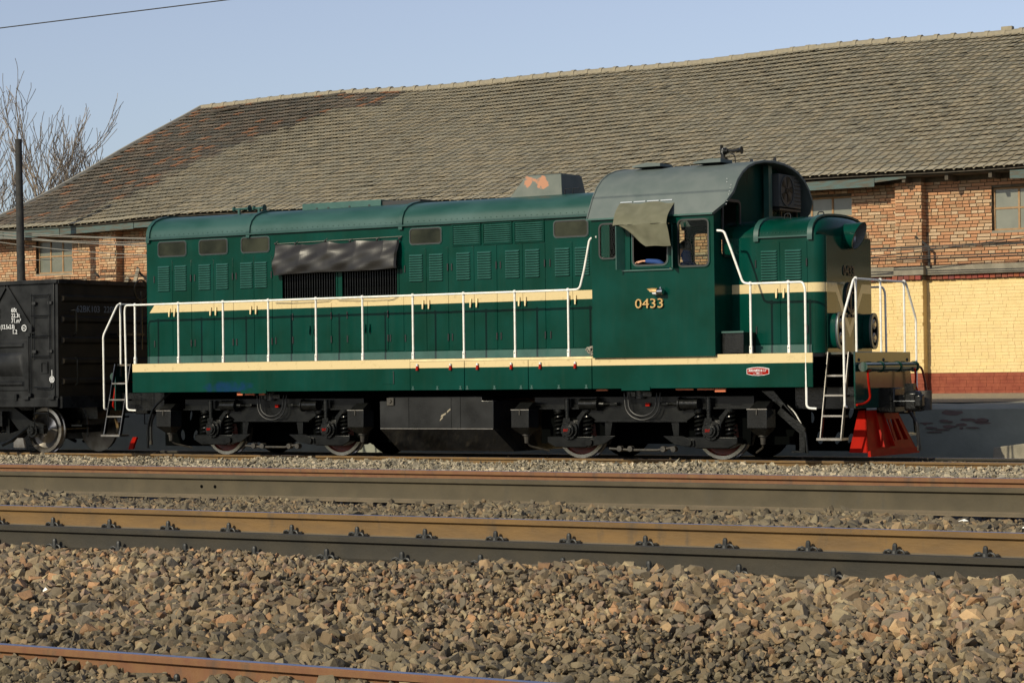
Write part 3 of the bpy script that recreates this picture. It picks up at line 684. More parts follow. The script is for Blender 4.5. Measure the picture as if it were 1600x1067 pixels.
for j in range(33):
    for i in range(cols_vis + 14):
        if (i, j) in single: continue
        P = tile_frame(i, j); tv_ = TV.copy()
        tw = g_.normal(0, .012); tl = g_.normal(0, .008)
        u = tv_[:, 0:1]; v = tv_[:, 1:2]; h = tv_[:, 2:3]
        h2 = h + tl * u * 3 + max(0, g_.normal(0, .006)) * (1 - v / .36)
        W = P + bx * (u + tw * v) + bs * (v + g_.normal(0, .006)) + bn * h2
        Vs.append(W); Fs.append(TF + off); off += len(TV); Ts.append(np.tile(tile_tint(i, j), (len(TV), 1)))
mesh_obj('roof_tiling', np_mesh('roof_tiling', np.concatenate(Vs), np.concatenate(Fs), M['tile'], np.concatenate(Ts)), wh, kind='stuff')
b = MB()   # boarding beneath the tiles and the back slope
rows = []
for v in np.linspace(0, SLEN, 12): rows.append([tuple(np.array((x, EY, EZ)) + bs * v + bn * (sag(x, v) - .012)) for x in np.linspace(GX0, GX1, 90)])
b.sheet(rows)
b.sheet([[(x, 2 * RY - EY, EZ - .03) for x in (GX0, GX1)], [(x, RY, RZ - .01) for x in (GX0, GX1)]])
wb('roof_boarding', b, M['oldwood'], sharp=0)
# ridge caps
RI = MB(); 
for k in range(9): pass
rg = []
for k in range(9):
    a = math.radians(-20 + 220 * k / 8); rg.append((math.cos(a) * .13, math.sin(a) * .11))
RC = MB().prism(rg, 'x', 0, .40); RC.prism([(c * 1.12, d * 1.12 + .005) for c, d in rg], 'x', .36, .46); RC = RC.mesh('ridge_tile', M['ridge'])
x = GX0; rk = random.Random(4)
while x < 6.5:
    z = RZ + sag(x, SLEN) + .01
    inst('ridge_tile', RC, wh, (x, RY - WY, z - .86), (rk.uniform(-.05, .05), rk.uniform(-.015, .015), 0)); x += .42
b = MB()
for xx in (-3.0, 2.0): b.box(xx, xx + .26, RY - .1, RY + .06, RZ + .08, RZ + .18)
wb('loose_ridge_brick', b, M['ridge'])
# gable verge
b = MB(); pts = [tuple(np.array((GX0 - .02, EY, EZ)) + bs * v + bn * (sag(GX0, v) + .05)) for v in np.linspace(-.02, SLEN, 14)]; b.tube(pts, .075, 6); wb('verge_capping', b, M['verge'])
# loose dark tiles slid on the ridge
b = MB()
def loose(x, v, ang, L=.9):
    P = np.array((x, EY, EZ)) + bs * v + bn * .10; d = bx * math.cos(ang) + bs * math.sin(ang); n2 = -bx * math.sin(ang) + bs * math.cos(ang)
    q = [P, P + d * L, P + d * L + n2 * .16, P + n2 * .16]; b.hexa([tuple(a) for a in q] + [tuple(a + bn * .035) for a in q])
loose(-21.3, SLEN - .9, .35); wb('slipped_tile', b, M['oldwood'], sharp=0); b = MB(); loose(-17.6, SLEN - .35, .25, .6); wb('slipped_tile', b, M['oldwood'], sharp=0)
# eave: gutter-less fascia boards, rafters
b = MB(); b.box(GX0, GX1, EY + .10, WY + .02, 5.17, 5.20); wb('soffit', b, M['oldwood'])
for k, (x0, x1, za, zb) in enumerate([(-23, -21.35, .23, .22), (-21.33, -19.4, .22, .20), (-19.38, -16.95, .20, .15), (-16.93, -13, .13, .12), (-12.9, -8, .18, .16), (-7.9, -2, .17, .18), (-1.9, 2.62, .18, .17), (2.63, 3.3, .09, .04), (5.45, 8.2, .17, .18)]):
    top = 5.175; b = MB(); b.hexa([(x0, EY + .05, top - za), (x1, EY + .05, top - zb), (x1, EY + .085, top - zb), (x0, EY + .085, top - za), (x0, EY + .05, top), (x1, EY + .05, top), (x1, EY + .085, top), (x0, EY + .085, top)])
    wb('fascia_board', b, M['teal'])
b = MB()
for x in np.arange(-22, 10, .9): b.box(x, x + .07, EY + .09, WY + .02, 5.06, 5.165)
wb('rafter_ends', b, M['oldwood'])
for o in [o for o in bpy.data.objects if o.name.startswith('rafter_ends')]: o['kind'] = 'stuff'

# ledge clutter, posts and cables ----------------------------------------
for k, (x, lab) in enumerate([(-18.25, 'bent black fence post on the wall ledge left of the first brick pilaster'), (-16.85, 'bent black fence post on the wall ledge beside the locomotive rear end'), (3.62, 'bent black pipe post on the wall ledge right of the brick pilaster')]):
    h = .62 if k < 2 else .60
    b = MB(); b.tube(arc_pts([(0, 0, 0), (0, 0, h * .62), (-.26, -.05, h)], .04), .028, 8); b.build('fence_post', M['pole'], label=lab, cat='post', group='bent fence posts on the wall ledge').location = (x, WY - .20, 3.39)
for k, (x, z0, lean, wd, hh, lab) in enumerate([(-21.15, 3.39, .0, .10, .62, 'tall grey plank propped beside the black pole on the ledge'), (-19.0, 3.39, .0, .06, .50, 'thin grey stick standing below the left warehouse window'), (-17.75, 3.39, .35, .12, .50, 'short dark plank leaning on the ledge near the pilaster'), (-17.15, 3.39, .2, .11, .72, 'long grey plank leaning against the brick pilaster'), (-22.0, 3.39, .0, .05, .45, 'thin stake at the far left end of the ledge')]):
    b = MB(); b.hexa([(-wd / 2, -.02, 0), (wd / 2, -.02, 0), (wd / 2, .02, 0), (-wd / 2, .02, 0), (-wd / 2 + lean * hh, .08, hh), (wd * .35 + lean * hh, .08, hh - .05), (wd * .35 + lean * hh, .11, hh - .05), (-wd / 2 + lean * hh, .11, hh)])
    b.build('plank', M['greywood'], label=lab, cat='plank').location = (x, WY - .16 if k != 3 else WY - .42, z0)
def catenary(a, c, sagv, n=24):
    a = Vector(a); c = Vector(c); return [a.lerp(c, i / n) - Vector((0, 0, sagv * 4 * (i / n) * (1 - i / n))) for i in range(n + 1)]
def cable(pts, r, m, label, group=None):
    b = MB(); b.tube(pts, r, 6); return b.build('cable', m, label=label, cat='cable', group=group)
for k, (za, zc, sg) in enumerate([(5.05, 4.62, .18), (4.98, 4.50, .10), (4.92, 4.72, .30), (4.88, 4.58, .16), (4.80, 4.40, .35), (5.00, 4.66, .36)]):
    cable(catenary((-27, 8.9 + .05 * k, za - .1), (-20.3, 9.0, za), .12) [:-1] + catenary((-20.3, 9.0, za), (-9, 10.4, zc), sg), .011, M['cable'], ('topmost grey cable tied to the black pole, hugging the warehouse eave', 'grey cable second from the top at the black pole, ending low by the locomotive', 'grey cable third from the top at the black pole, with a deep sag', 'grey cable fourth from the top at the black pole, nearly straight', 'grey cable lowest at the black pole, sagging across the left window', 'deeply sagging grey cable starting just under the topmost one at the pole')[k], group='grey cables tied at the black pole')
cable(catenary((-27, 9.2, 4.5), (-8, 10.5, 4.35), .12), .009, M['cable'], 'lowest thin grey cable running under the others past the left window')
for k, (za, zc, sg) in enumerate([(3.78, 4.02, .12), (3.74, 4.00, .14), (3.86, 3.96, .16), (3.56, 3.52, .02), (3.70, 3.62, .10)]):
    cable(catenary((-4, 10.4, za), (14, 10.3, zc), sg), .010, M['darkcable'], ('dark cable third from the bottom across the brick wall right of the locomotive', 'dark cable just beneath the third one from the bottom on the right brick wall', 'highest level dark cable across the brick wall, with the most sag', 'lowest dark cable, running almost level just above the concrete ledge', 'nearly level dark cable second from the bottom on the right brick wall')[k], group='dark cables in front of the brick wall')
cable(catenary((-3, 10.35, 3.30), (12, 10.2, 4.62), .22), .010, M['darkcable'], 'dark cable climbing to the right across the brick wall')
cable([(-80, -6.4, 6.83), (-40, -6.4, 6.83), (0, -6.4, 6.83), (40, -6.4, 6.83)], .009, M['darkcable'], 'thin overhead wire crossing the top left corner of the sky')
# pole
b = MB(); b.tube([(0, 0, 0), (.02, 0, 4), (-.03, 0, 7.45)], .125, 12, taper=.085); pr = b.build('utility_pole', M['pole'], label='black tarred pole standing behind the wagon in front of the warehouse', cat='pole'); pr.location = (-19.25, 8.9, -.2)

# ------------------------------------------------------------------ trees
def tree(x, y, z, H, seed, label, spread=.44, r0=.13, depth=5):
    R = random.Random(seed); root = empty('bare_tree', (x, y, z), label=label, cat='tree', group='bare winter trees behind the warehouse')
    tb = MB(); bb = MB(); th = H * .38
    pts = [Vector((0, 0, 0))]
    for i in range(5): pts.append(pts[-1] + Vector((R.uniform(-.12, .12), R.uniform(-.1, .1), th / 5)))
    tb.tube(pts, r0, 8, taper=r0 * .7)
    def grow(p, d, L, r, lev):
        n = 4; q = [p]; dd = d.copy()
        for i in range(n):
            dd = (dd + Vector((R.gauss(0, .13), R.gauss(0, .13), R.gauss(.05, .06)))).normalized(); q.append(q[-1] + dd * L / n)
        bb.tube(q, r, 5 if lev > 2 else 3, cap=False, taper=max(r * .55, .012))
        if lev == 0: return
        for k in range(R.choice((2, 3, 3, 4)) if lev > 1 else R.choice((2, 3, 3))):
            at = R.uniform(.3, 1.0); base = q[0].lerp(q[-1], at) if at < .99 else q[-1]; idx = min(int(at * n), n - 1); base = q[idx].lerp(q[idx + 1], at * n - idx)
            nd = (dd + Vector((R.gauss(0, spread), R.gauss(0, spread), R.uniform(.0, .45)))).normalized()
            grow(base, nd, L * R.uniform(.5, .8), max(r * .58, .012), lev - 1)
        grow(q[-1], (dd + Vector((R.gauss(0, .2), R.gauss(0, .2), .2))).normalized(), L * .72, max(r * .62, .012), lev - 1)
    top = pts[-1]
    for k in range(3): grow(top - Vector((0, 0, k * .5)), Vector((R.gauss(0, .45), R.gauss(0, .3), 1)).normalized(), H * .27, r0 * .55, depth - 1)
    tb.build('trunk', M['bark'], root); bb.build('branches', M['bark'], root, sharp=0)
tree(-43.4, 35, -.2, 12.3, 3, 'bare tree with the tallest forked crown, right of the black pole')
tree(-41.0, 36, -.2, 10.6, 8, 'slim bare tree just left of where the roof edge begins to rise', spread=.4, r0=.11)
tree(-45.8, 34, -.2, 11.6, 12, 'bare tree at the left edge of the picture, left of the black pole')
tree(-39.6, 38, -.2, 9.6, 15, 'low bare tree whose twigs show over the lower roof edge', spread=.4, r0=.09)
tree(-44.3, 39, -.2, 10.0, 17, 'thin bare tree behind the one with the tallest crown', spread=.5, r0=.1)
tree(-36.95, 36, -.2, 11.0, 21, 'bare treetop twigs poking over the roof left of the ridge end', spread=.45, r0=.07, depth=4)

# litter: pale scraps between the rails
rl = random.Random(31)
for k, (x, y, lab) in enumerate([(14.7, -15.75, 'white paper scrap lying against the tall grey-brown rail at the right'), (13.6, -18.0, 'small white scrap on the dull ballast between the middle rails, right of centre'), (15.1, -16.9, 'crumpled pale scrap on the dull ballast near the right edge'), (11.2, -22.1, 'white pebble-sized scrap on the brown ballast slope, left of centre'), (15.8, -17.6, 'torn white scrap on the middle ballast at the far right')]):
    b = MB(); q = [(rl.uniform(-.03, .03) + dx, rl.uniform(-.02, .02) + dy, rl.uniform(0, .02)) for dx, dy in ((-.03, -.02), (.03, -.02), (.035, .02), (-.03, .025))]
    b.add(q + [(0, 0, .03)], [(0, 1, 4), (1, 2, 4), (2, 3, 4), (3, 0, 4)]); o = b.build('paper_scrap', M['white'], sharp=0, label=lab, cat='litter'); o.location = (x, y, gh(y) + .045)
# ------------------------------------------------------------------ locomotive
LO = empty('diesel_locomotive', (0, 0, 0), label='dark green diesel locomotive numbered 0433 with cream stripes and white handrails', cat='locomotive')
HY = .97
# hood body: doors and panels are separate parts standing 6 mm proud
hx0, hx1 = -6.55, 3.06
RAD = [(-3.44, -2.29), (-2.16, -1.02)]
plate('hood_side', [(hx0 + .06, 1.615), (hx1, 1.615), (hx1, 3.84), (hx0 + .06, 3.84)], [[(a, 2.70), (c, 2.70), (c, 3.52), (a, 3.52)] for a, c in RAD], -HY, .03, M['hood'], LO)
plate('hood_side', [(hx0 + .06, 1.615), (hx1, 1.615), (hx1, 3.84), (hx0 + .06, 3.84)], [], HY - .03, .03, M['hood'], LO)
b = MB(); b.prism(rrect(hx0, hx0 + .3, -HY + .003, HY - .003, .055, 4), 'z', 1.615, 3.84)
b.build('hood_end', M['hood'], LO)
b = MB(); b.box(hx0 + .3, hx1, -HY + .28, -HY + .30, 1.7, 3.8); b.build('radiator_core', M['dark'], LO)
def arcprof(hy, zb, zt):
    h = zt - zb
    q = [(-1.0, 0), (-.985, .28), (-.93, .52), (-.82, .73), (-.66, .87), (-.46, .95), (-.23, .99), (0, 1.0)]
    q = [(a * hy, zb + c * h) for a, c in q]; return q + [(-a, c) for a, c in reversed(q[:-1])]
def roofshell(x0, x1, hy, zb, zt, t=.0):
    pr = arcprof(hy + t, zb, zt + t); b = MB(); b.sheet([[(x, y, z) for y, z in pr] for x in np.linspace(x0, x1, 12)])
    b.v = list(b.v); b.prism(pr, 'x', x0 + .001, x0 + .002); b.prism(pr, 'x', x1 - .002, x1 - .001); return b
roofshell(hx0 + .03, hx1 - .02, HY + .012, 3.845, 4.27).build('hood_roof', M['hoodroof'], LO, sharp=50)
b = MB()
for s in (-1, 1): b.box(hx0 + .06, hx1 - .02, s * (HY + .03) - .022, s * (HY + .03) + .022, 3.828, 3.852)
b.build('rain_gutter', M['hoodroof'], LO)
def strap(x, w=.075, hy=HY, zb=3.845, zt=4.27, m='hoodroof', name='roof_strap'):
    pr0 = arcprof(hy + .012, zb, zt); pr1 = arcprof(hy + .042, zb, zt + .030)
    pr0 = [(pr0[0][0], zb - .07)] + pr0 + [(pr0[-1][0], zb - .07)]; pr1 = [(pr1[0][0], zb - .07)] + pr1 + [(pr1[-1][0], zb - .07)]
    b = MB(); n = len(pr0)
    vs = [(x - w / 2, y, z) for y, z in pr0] + [(x - w / 2, y, z) for y, z in pr1] + [(x + w / 2, y, z) for y, z in pr0] + [(x + w / 2, y, z) for y, z in pr1]
    fs = []
    for i in range(n - 1): fs += [(n + i, n + i + 1, 3 * n + i + 1, 3 * n + i), (i, i + 1, n + i + 1, n + i), (2 * n + i, 3 * n + i, 3 * n + i + 1, 2 * n + i + 1)]
    b.add(vs, fs); return b.build(name, M[m], LO, sharp=50)
for x in (-6.46, -4.17, -.93): strap(x)
b = MB()
for x in np.arange(-6.3, 3.0, .11):
    b.sphere((x, -HY - .016 + .004, 3.905), .007, 6, 3)
b.build('roof_rivets', M['hoodroof'], LO, kind='stuff')
# doors: pairs of tall doors
DZ0, DZ1 = 1.76, 3.445
def door(x0, x1, z0=DZ0, z1=DZ1, m='hood', name='hood_door'):
    return MB().box(x0, x1, -HY - .009, -HY + .004, z0, z1).build(name, M[m], LO, bevel=.003)
SLAT = MB(); SLAT.add([(-.5, 0, .034), (.5, 0, .034), (.5, 0, 0), (-.5, 0, 0), (-.47, -.026, .004), (.47, -.026, .004)], [(0, 1, 5, 4), (3, 4, 5, 2), (0, 4, 3), (1, 2, 5)])
SLATM = SLAT.mesh('louvre_slat', M['louvre'], sharp=20)
def louvre(x0, x1, z0=2.90, z1=3.355, n=11):
    p = MB().box(x0, x1, -HY - .0105, -HY - .008, z0, z1).build('louvre_panel', M['green'], LO)
    st = (z1 - z0) / n
    for i in range(n): inst('louvre_slat', SLATM, p, ((x0 + x1) / 2, -HY - .010, z0 + st * i + .004), (0, 0, 0), (x1 - x0, 1, st / .0415))
    return p
def dhandle(x, z=2.49, m='cream'):
    b = MB(); b.box(x - .012, x + .012, -HY - .035, -HY - .006, z + .02, z + .10); b.hexa([(x - .010, -HY - .05, z - .045), (x + .010, -HY - .05, z - .045), (x + .010, -HY - .03, z - .045), (x - .010, -HY - .03, z - .045), (x - .015, -HY - .045, z + .05), (x + .015, -HY - .045, z + .05), (x + .015, -HY - .02, z + .05), (x - .015, -HY - .02, z + .05)])
    return b.build('door_handle', M[m], LO)
HINGE = MB().cyl((0, 0, -.058), (0, 0, .058), .0135, n=8).mesh('hinge', M['rubber'])
def hinge(x, z): inst('hinge', HINGE, LO, (x, -HY - .012, z))
PAIRS = [(-6.34, -5.48), (-5.40, -4.53), (-4.46, -3.67), (-.87, .0), (.07, .95), (1.02, 1.87), (1.96, 2.80)]
for i, (a, c) in enumerate(PAIRS):
    mid = (a + c) / 2; door(a, mid - .003); door(mid + .003, c)
    louvre(a + .10, a + .37); louvre(c - .37 + .0, c - .10)
    for x in (mid - .06, mid + .06): dhandle(x)
    for x in (a + .006, c - .006): hinge(x, 3.12); hinge(x, 1.97)
for a, c in [(-3.60, -3.25), (-1.18, -.90)]: door(a, c, DZ0, 2.66); hinge(a + .01, 1.98)
for a, c in [(-3.22, -2.40), (-2.06, -1.22)]:
    mid = (a + c) / 2; door(a, mid - .003, 1.78, 2.60); door(mid + .003, c, 1.78, 2.60)
    for x in (mid - .045, mid + .045): dhandle(x, 2.12, 'green')
    for x in (a, c): hinge(x, 2.38); hinge(x, 1.98)
# base skirt strip of the hood
MB().box(-6.50, 3.05, -HY - .014, -HY + .0, 1.62, 1.745).build('hood_base_strip', M['louvre'], LO)
# hood windows
def hood_window(x0, x1, z0, z1, r=.06, y=-HY, pane='dirtyglass', name='window'):
    p = empty(name, (0, 0, 0)); p.parent = LO
    o_ = rrect(x0, x1, z0, z1, r); i_ = rrect(x0 + .02, x1 - .02, z0 + .02, z1 - .02, r - .015)
    MB().ring(o_, i_, 'y', y - .018, y + .002).build('window_seal', M['rubber'], p, sharp=50)
    o2 = rrect(x0 - .008, x1 + .008, z0 - .008, z1 + .008, r + .006); MB().ring(o2, rrect(x0 + .001, x1 - .001, z0 + .001, z1 - .001, r), 'y', y - .012, y + .002).build('window_frame', M['louvre'], p, sharp=50)
    MB().prism(i_, 'y', y - .010, y - .006).build('pane', M[pane], p, sharp=0); return p
for a, c in [(-6.24, -5.58), (-5.29, -4.64), (-4.34, -3.71), (-.76, -.12), (2.04, 2.68)]: hood_window(a, c, 3.515, 3.785)
# long louvred grilles
for a, c in [(.09, .65), (.69, 1.25), (1.29, 1.86)]:
    p = MB().ring([(a, 3.46), (c, 3.46), (c, 3.815), (a, 3.815)], [(a + .02, 3.48), (c - .02, 3.48), (c - .02, 3.795), (a + .02, 3.795)], 'y', -HY - .018, -HY + .0).build('grille', M['green'], LO)
    MB().box(a + .018, c - .018, -HY - .004, -HY - .001, 3.475, 3.80).build('grille_back', M['dark'], p)
    for i in range(9): inst('grille_slat', SLATM, p, ((a + c) / 2, -HY - .003, 3.485 + .0345 * i), (0, 0, 0), (c - a - .04, .8, .78))
# radiator shutters
RS = MB().box(-.006, .006, -.02, .012, 0, .82).mesh('shutter_slat', M['under'], sharp=0)
for a, c in RAD:
    fr = MB().ring([(a - .03, 2.66), (c + .03, 2.66), (c + .03, 3.55), (a - .03, 3.55)], [(a, 2.70), (c, 2.70), (c, 3.52), (a, 3.52)], 'y', -HY - .014, -HY + .03).build('radiator_frame', M['green'], LO)
    n = 22
    for i in range(n): inst('shutter_slat', RS, fr, (a + .02 + (c - a - .04) * i / (n - 1), -HY + .05, 2.70), (0, 0, .5))
# nose hood ------------------------------------------------------
NX1 = 6.70; NZ = 3.375; NT = 3.70; CRN = .17
def nose_section(inset_x, inset_y, z): return rrect(5.0, NX1 - inset_x, -HY + inset_y, HY - inset_y, CRN, 7)
b = MB(); b.prism(rrect(5.0, NX1, -HY, HY, CRN, 7), 'z', 1.615, NZ); b.build('nose_hood', M['nose'], LO, sharp=50)
plate('nose_front', [(-HY + .15, 1.62), (HY - .15, 1.62), (HY - .15, NZ - .01), (-HY + .15, NZ - .01)], [], NX1 + .002, .004, M['nosefront'], LO, axis='x')
# domed top: profile across y, falling to the front
rows = []
for k in range(15):
    t = k / 14; ax = 6.50 + (NX1 - 6.50) * math.sin(t * math.pi / 2); fz = math.cos(t * math.pi / 2) ** .85
    rows.append([(ax - .12 * (abs(y) / HY) ** 4 * (t), y * (1 - .02 * t), NZ - .004 + (z - NZ) * fz) for y, z in arcprof(HY, NZ, NT)])
b = MB(); b.sheet(rows); b.build('nose_dome', M['nose'], LO, sharp=60)
roofshell(5.62, 6.52, HY + .012, NZ - .01, NT).build('nose_roof', M['green'], LO, sharp=50)
roofshell(5.0, 5.62, HY - .02, NZ - .01, NT - .03).build('nose_roof', M['green'], LO, sharp=50)
for x in (5.63, 6.52): strap(x, .08, HY, NZ, NT, 'hoodroof')
b = MB(); b.box(5.66, 6.5, -HY - .04, -HY - .005, NZ - .02, NZ + .004); b.build('rain_gutter', M['hoodroof'], LO)
b = MB()
for x in np.arange(5.7, 6.5, .06): b.sphere((x, -HY - .014, NZ + .055), .006, 6, 3)
b.build('roof_rivets', M['louvre'], LO, kind='stuff')
for x in (5.95, 6.50): MB().tube(arc_pts([(x - .05, -.55, 3.62), (x - .05, -.55, 3.74), (x + .05, -.55, 3.74), (x + .05, -.55, 3.62)], .04), .010, 6).build('lifting_eye', M['under'], LO)
for a, c in [(5.60, 6.01), (6.02, 6.46)]: door(a, c, 1.76, 3.29, 'nose')
louvre(5.70, 5.97, 2.715, 3.17); louvre(6.10, 6.37, 2.715, 3.17)
for x in (5.96, 6.08): dhandle(x)
for x in (5.61, 6.455): hinge(x, 2.97); hinge(x, 1.97)
MB().box(5.25, 6.52, -HY - .016, -HY, 1.62, 1.74).build('hood_base_strip', M['louvre'], LO)
# sand box beside the cab on the walkway
MB().box(5.24, 5.60, -1.40, -HY - .02, 1.62, 1.94).build('sand_box', M['under'], LO, bevel=.008)  # near-black colour stands in for the cab's shadow on the box
MB().box(5.25, 5.62, -1.44, -1.40, 1.93, 1.955).build('sand_box_lid_edge', M['louvre'], LO)
# headlight on the nose
hl = empty('headlight', (6.56, .0, 3.385)); hl.parent = LO
b = MB(); n = 24; R_ = .20
ring = lambda x, r, sl_=0: [(x + sl_ * math.sin(2 * math.pi * i / n) * 1.0, r * math.cos(2 * math.pi * i / n), r * math.sin(2 * math.pi * i / n)) for i in range(n + 1)]
b.sheet([ring(-.25, R_ * 1.22), ring(.02, R_), ring(.18, R_), ring(.32, R_ * 1.03, .085), ring(.32, R_ * .97, .085)])
b.build('lamp_housing', M['green'], hl, sharp=40)
b = MB(); b.sheet([ring(.32, R_ * .965, .085), ring(.16, R_ * .93), ring(.14, 0.001)]); b.build('lamp_inner', M['lampinner'], hl, sharp=40)
MB().cyl((.145, 0, 0), (.165, 0, 0), R_ * .80, n=24).build('lens', M['lens'], hl)
b = MB(); b.sheet([ring(.165, R_ * .80), ring(.185, R_ * .86), ring(.165, R_ * .93)]); b.build('lens_rim', M['steel'], hl)
M['bogierim'] = mat('dull_grey_rim', (.20, .22, .21), rough=.35, metal=.6)
# twin marker lights, oval pods
def pod(y, xf, sgn=1):
    p = empty('marker_light', (xf, y, 1.945)); p.parent = LO
    ov = lambda a, c: [(a * math.copysign(abs(math.cos(t)) ** .8, math.cos(t)), (c - a) * (1 if math.sin(t) > 0 else -1 if math.sin(t) < 0 else 0) * (1 if abs(math.sin(t)) > .2 else 0) * .0 + c * math.copysign(abs(math.sin(t)) ** .85, math.sin(t))) for t in np.linspace(0, 2 * math.pi, 25)[:-1]]
    MB().prism(ov(.135, .265), 'x', min(-.02 * sgn, .10 * sgn), max(-.02 * sgn, .10 * sgn)).build('lamp_body', M['green'], p, sharp=40)
    MB().ring(ov(.15, .28), ov(.105, .225), 'x', min(.09 * sgn, .125 * sgn), max(.09 * sgn, .125 * sgn)).build('lamp_rim', M['bogierim'], p, sharp=40)
    MB().prism(ov(.108, .228), 'x', min(.10 * sgn, .108 * sgn), max(.10 * sgn, .108 * sgn)).build('lamp_recess', M['dark'], p, sharp=40)
    for dz in (-.105, .105):
        b = MB(); b.sphere((.11 * sgn, 0, dz), .082, 14, 8, (.25, 1, 1)); b.build('lens', M['lens'], p)
for y in (-.62, .62): pod(y, 6.72); pod(y, -6.55, -1)
text('front_number', '0433', .205, (6.703, -.24, 2.79), M['rubber'], LO, axis='x', depth=.03, bold=.006)
# wheel emblem with winged outline
em = empty('front_emblem', (6.70, 0, 2.45)); em.parent = LO
circ = lambda r, n=28, c=(0, 0): [(c[0] + r * math.cos(2 * math.pi * i / n), c[1] + r * math.sin(2 * math.pi * i / n)) for i in range(n)]
MB().ring([(a * .82, c) for a, c in circ(.24)], [(a * .82, c) for a, c in circ(.185)], 'x', .002, .035).build('emblem_ring', M['rubber'], em, sharp=40)
b = MB(); b.box(.002, .03, -.028, .028, -.29, .10); b.box(.002, .03, -.12, .12, -.30, -.255); b.box(.002, .03, -.085, .085, .06, .10); b.build('emblem_bar', M['rubber'], em)
# cab -------------------------------------------------------------
CY = 1.55; CX0, CX1 = 3.05, 5.20
w1 = rrect(3.22, 3.52, 3.12, 3.65, .07); w2 = [(3.70, 2.93), (4.46, 2.93), (4.46, 3.62), (3.70, 3.62)]; w3 = rrect(4.60, 5.11, 2.95, 3.65, .07)
outer = [(CX0 + .02, 1.585), (CX1, 1.585), (CX1, 3.76), (CX0 + .02, 3.76)]
plate('cab_side', outer, [w1, w2, w3], -CY, .04, M['green'], LO)
plate('cab_side', outer, [w1, w2, w3], CY - .04, .04, M['green'], LO)
cprof = [(-1.575, 3.735), (-1.50, 3.88), (-1.40, 4.06), (-1.26, 4.24), (-1.10, 4.37), (-.90, 4.47), (-.65, 4.54), (-.35, 4.585), (0, 4.60)]
cprof = cprof + [(-a, c) for a, c in reversed(cprof[:-1])]
endpoly = [(-CY + .04, 1.63), (CY - .04, 1.63), (CY - .04, 3.74)] + [(a * .985, c - .02) for a, c in reversed(cprof[1:-1])] + [(-CY + .04, 3.74)]
fw = rrect(-1.30, -.72, 3.10, 3.95, .08); fw2 = rrect(.72, 1.30, 3.10, 3.95, .08)
plate('cab_front_wall', endpoly, [fw, fw2], CX1 - .02, .04, M['green'], LO, axis='x')
plate('cab_rear_wall', endpoly, [rrect(-1.35, -1.02, 3.95, 4.15, .04), ], CX0 + .04, .04, M['green'], LO, axis='x')
MB().box(CX0 + .05, CX1 - .03, -CY + .05, CY - .05, 1.64, 1.70).build('cab_floor', M['cabinside'], LO)
MB().box(4.35, 4.95, -.35, .75, 1.70, 2.85).build('control_desk', M['cabinside'], LO, bevel=.03)
# front windscreens
for poly in (fw, fw2):
    p = empty('windscreen', (0, 0, 0)); p.parent = LO
    xs = [q[0] for q in poly]; zs = [q[1] for q in poly]
    MB().ring(rrect(min(xs) - .02, max(xs) + .02, min(zs) - .02, max(zs) + .02, .09), rrect(min(xs) + .02, max(xs) - .02, min(zs) + .02, max(zs) - .02, .06), 'x', CX1 + .018, CX1 + .035).build('window_seal', M['rubber'], p, sharp=40)
    MB().prism(rrect(min(xs) + .01, max(xs) - .01, min(zs) + .01, max(zs) - .01, .06), 'x', CX1 + .004, CX1 + .010).build('pane', M['glass'], p, sharp=0)
# cab roof: curved sheet with thickness, front corner cut back
def roofx1(i): # front edge position per profile point
    a = abs(cprof[i][0]); return 5.20 + .27 * min(1, (1.575 - a) / .12)
rows_o = []; rows_i = []
for t in np.linspace(0, 1, 10):
    rows_o.append([(3.0 + (roofx1(i) - 3.0) * t, y, z) for i, (y, z) in enumerate(cprof)])
    rows_i.append([(3.0 + (roofx1(i) - 3.0) * t, y * .982, z - .022) for i, (y, z) in enumerate(cprof)])
b = MB(); b.sheet(rows_o); b.sheet(rows_i)
for rr2 in (0, -1):
    b.sheet([rows_o[rr2], rows_i[rr2]])
b.sheet([[r[0] for r in rows_o], [r[0] for r in rows_i]]); b.sheet([[r[-1] for r in rows_o], [r[-1] for r in rows_i]])
b.build('cab_roof', M['cabroof'], LO, sharp=60)
b = MB(); b.box(3.0, 5.2, -1.595, -1.57, 3.715, 3.74); b.box(3.0, 5.2, 1.57, 1.595, 3.715, 3.74); b.build('roof_edge_trim', M['louvre'], LO)
b = MB(); b.tube([(5.46 if abs(y) < 1.45 else roofx1(i) - .005, y * 1.004, z + .004) for i, (y, z) in enumerate(cprof)], .012, 6); b.tube([(3.01, y * 1.004, z + .004) for y, z in cprof], .012, 6); b.build('roof_bead', M['cabroof'], LO, sharp=60)
b = MB()
for k in range(9): b.sphere((5.40 - .012 * k * (1 if k > 6 else 0), -1.52 + k * .028 + .0, 3.86 + .05 * k), .007, 6, 3)
b.build('roof_rivets', M['print'], LO, kind='stuff')
MB().prism([(3.36, 4.575), (3.86, 4.575), (3.86, 4.62), (3.62, 4.64), (3.36, 4.60)], 'y', -.75, -.35).build('roof_hatch', M['cabroof'], LO)
MB().prism([(4.45, 4.575), (4.92, 4.575), (4.92, 4.63), (4.72, 4.635), (4.45, 4.60)], 'y', -.75, -.35).build('roof_hatch', M['cabroof'], LO)
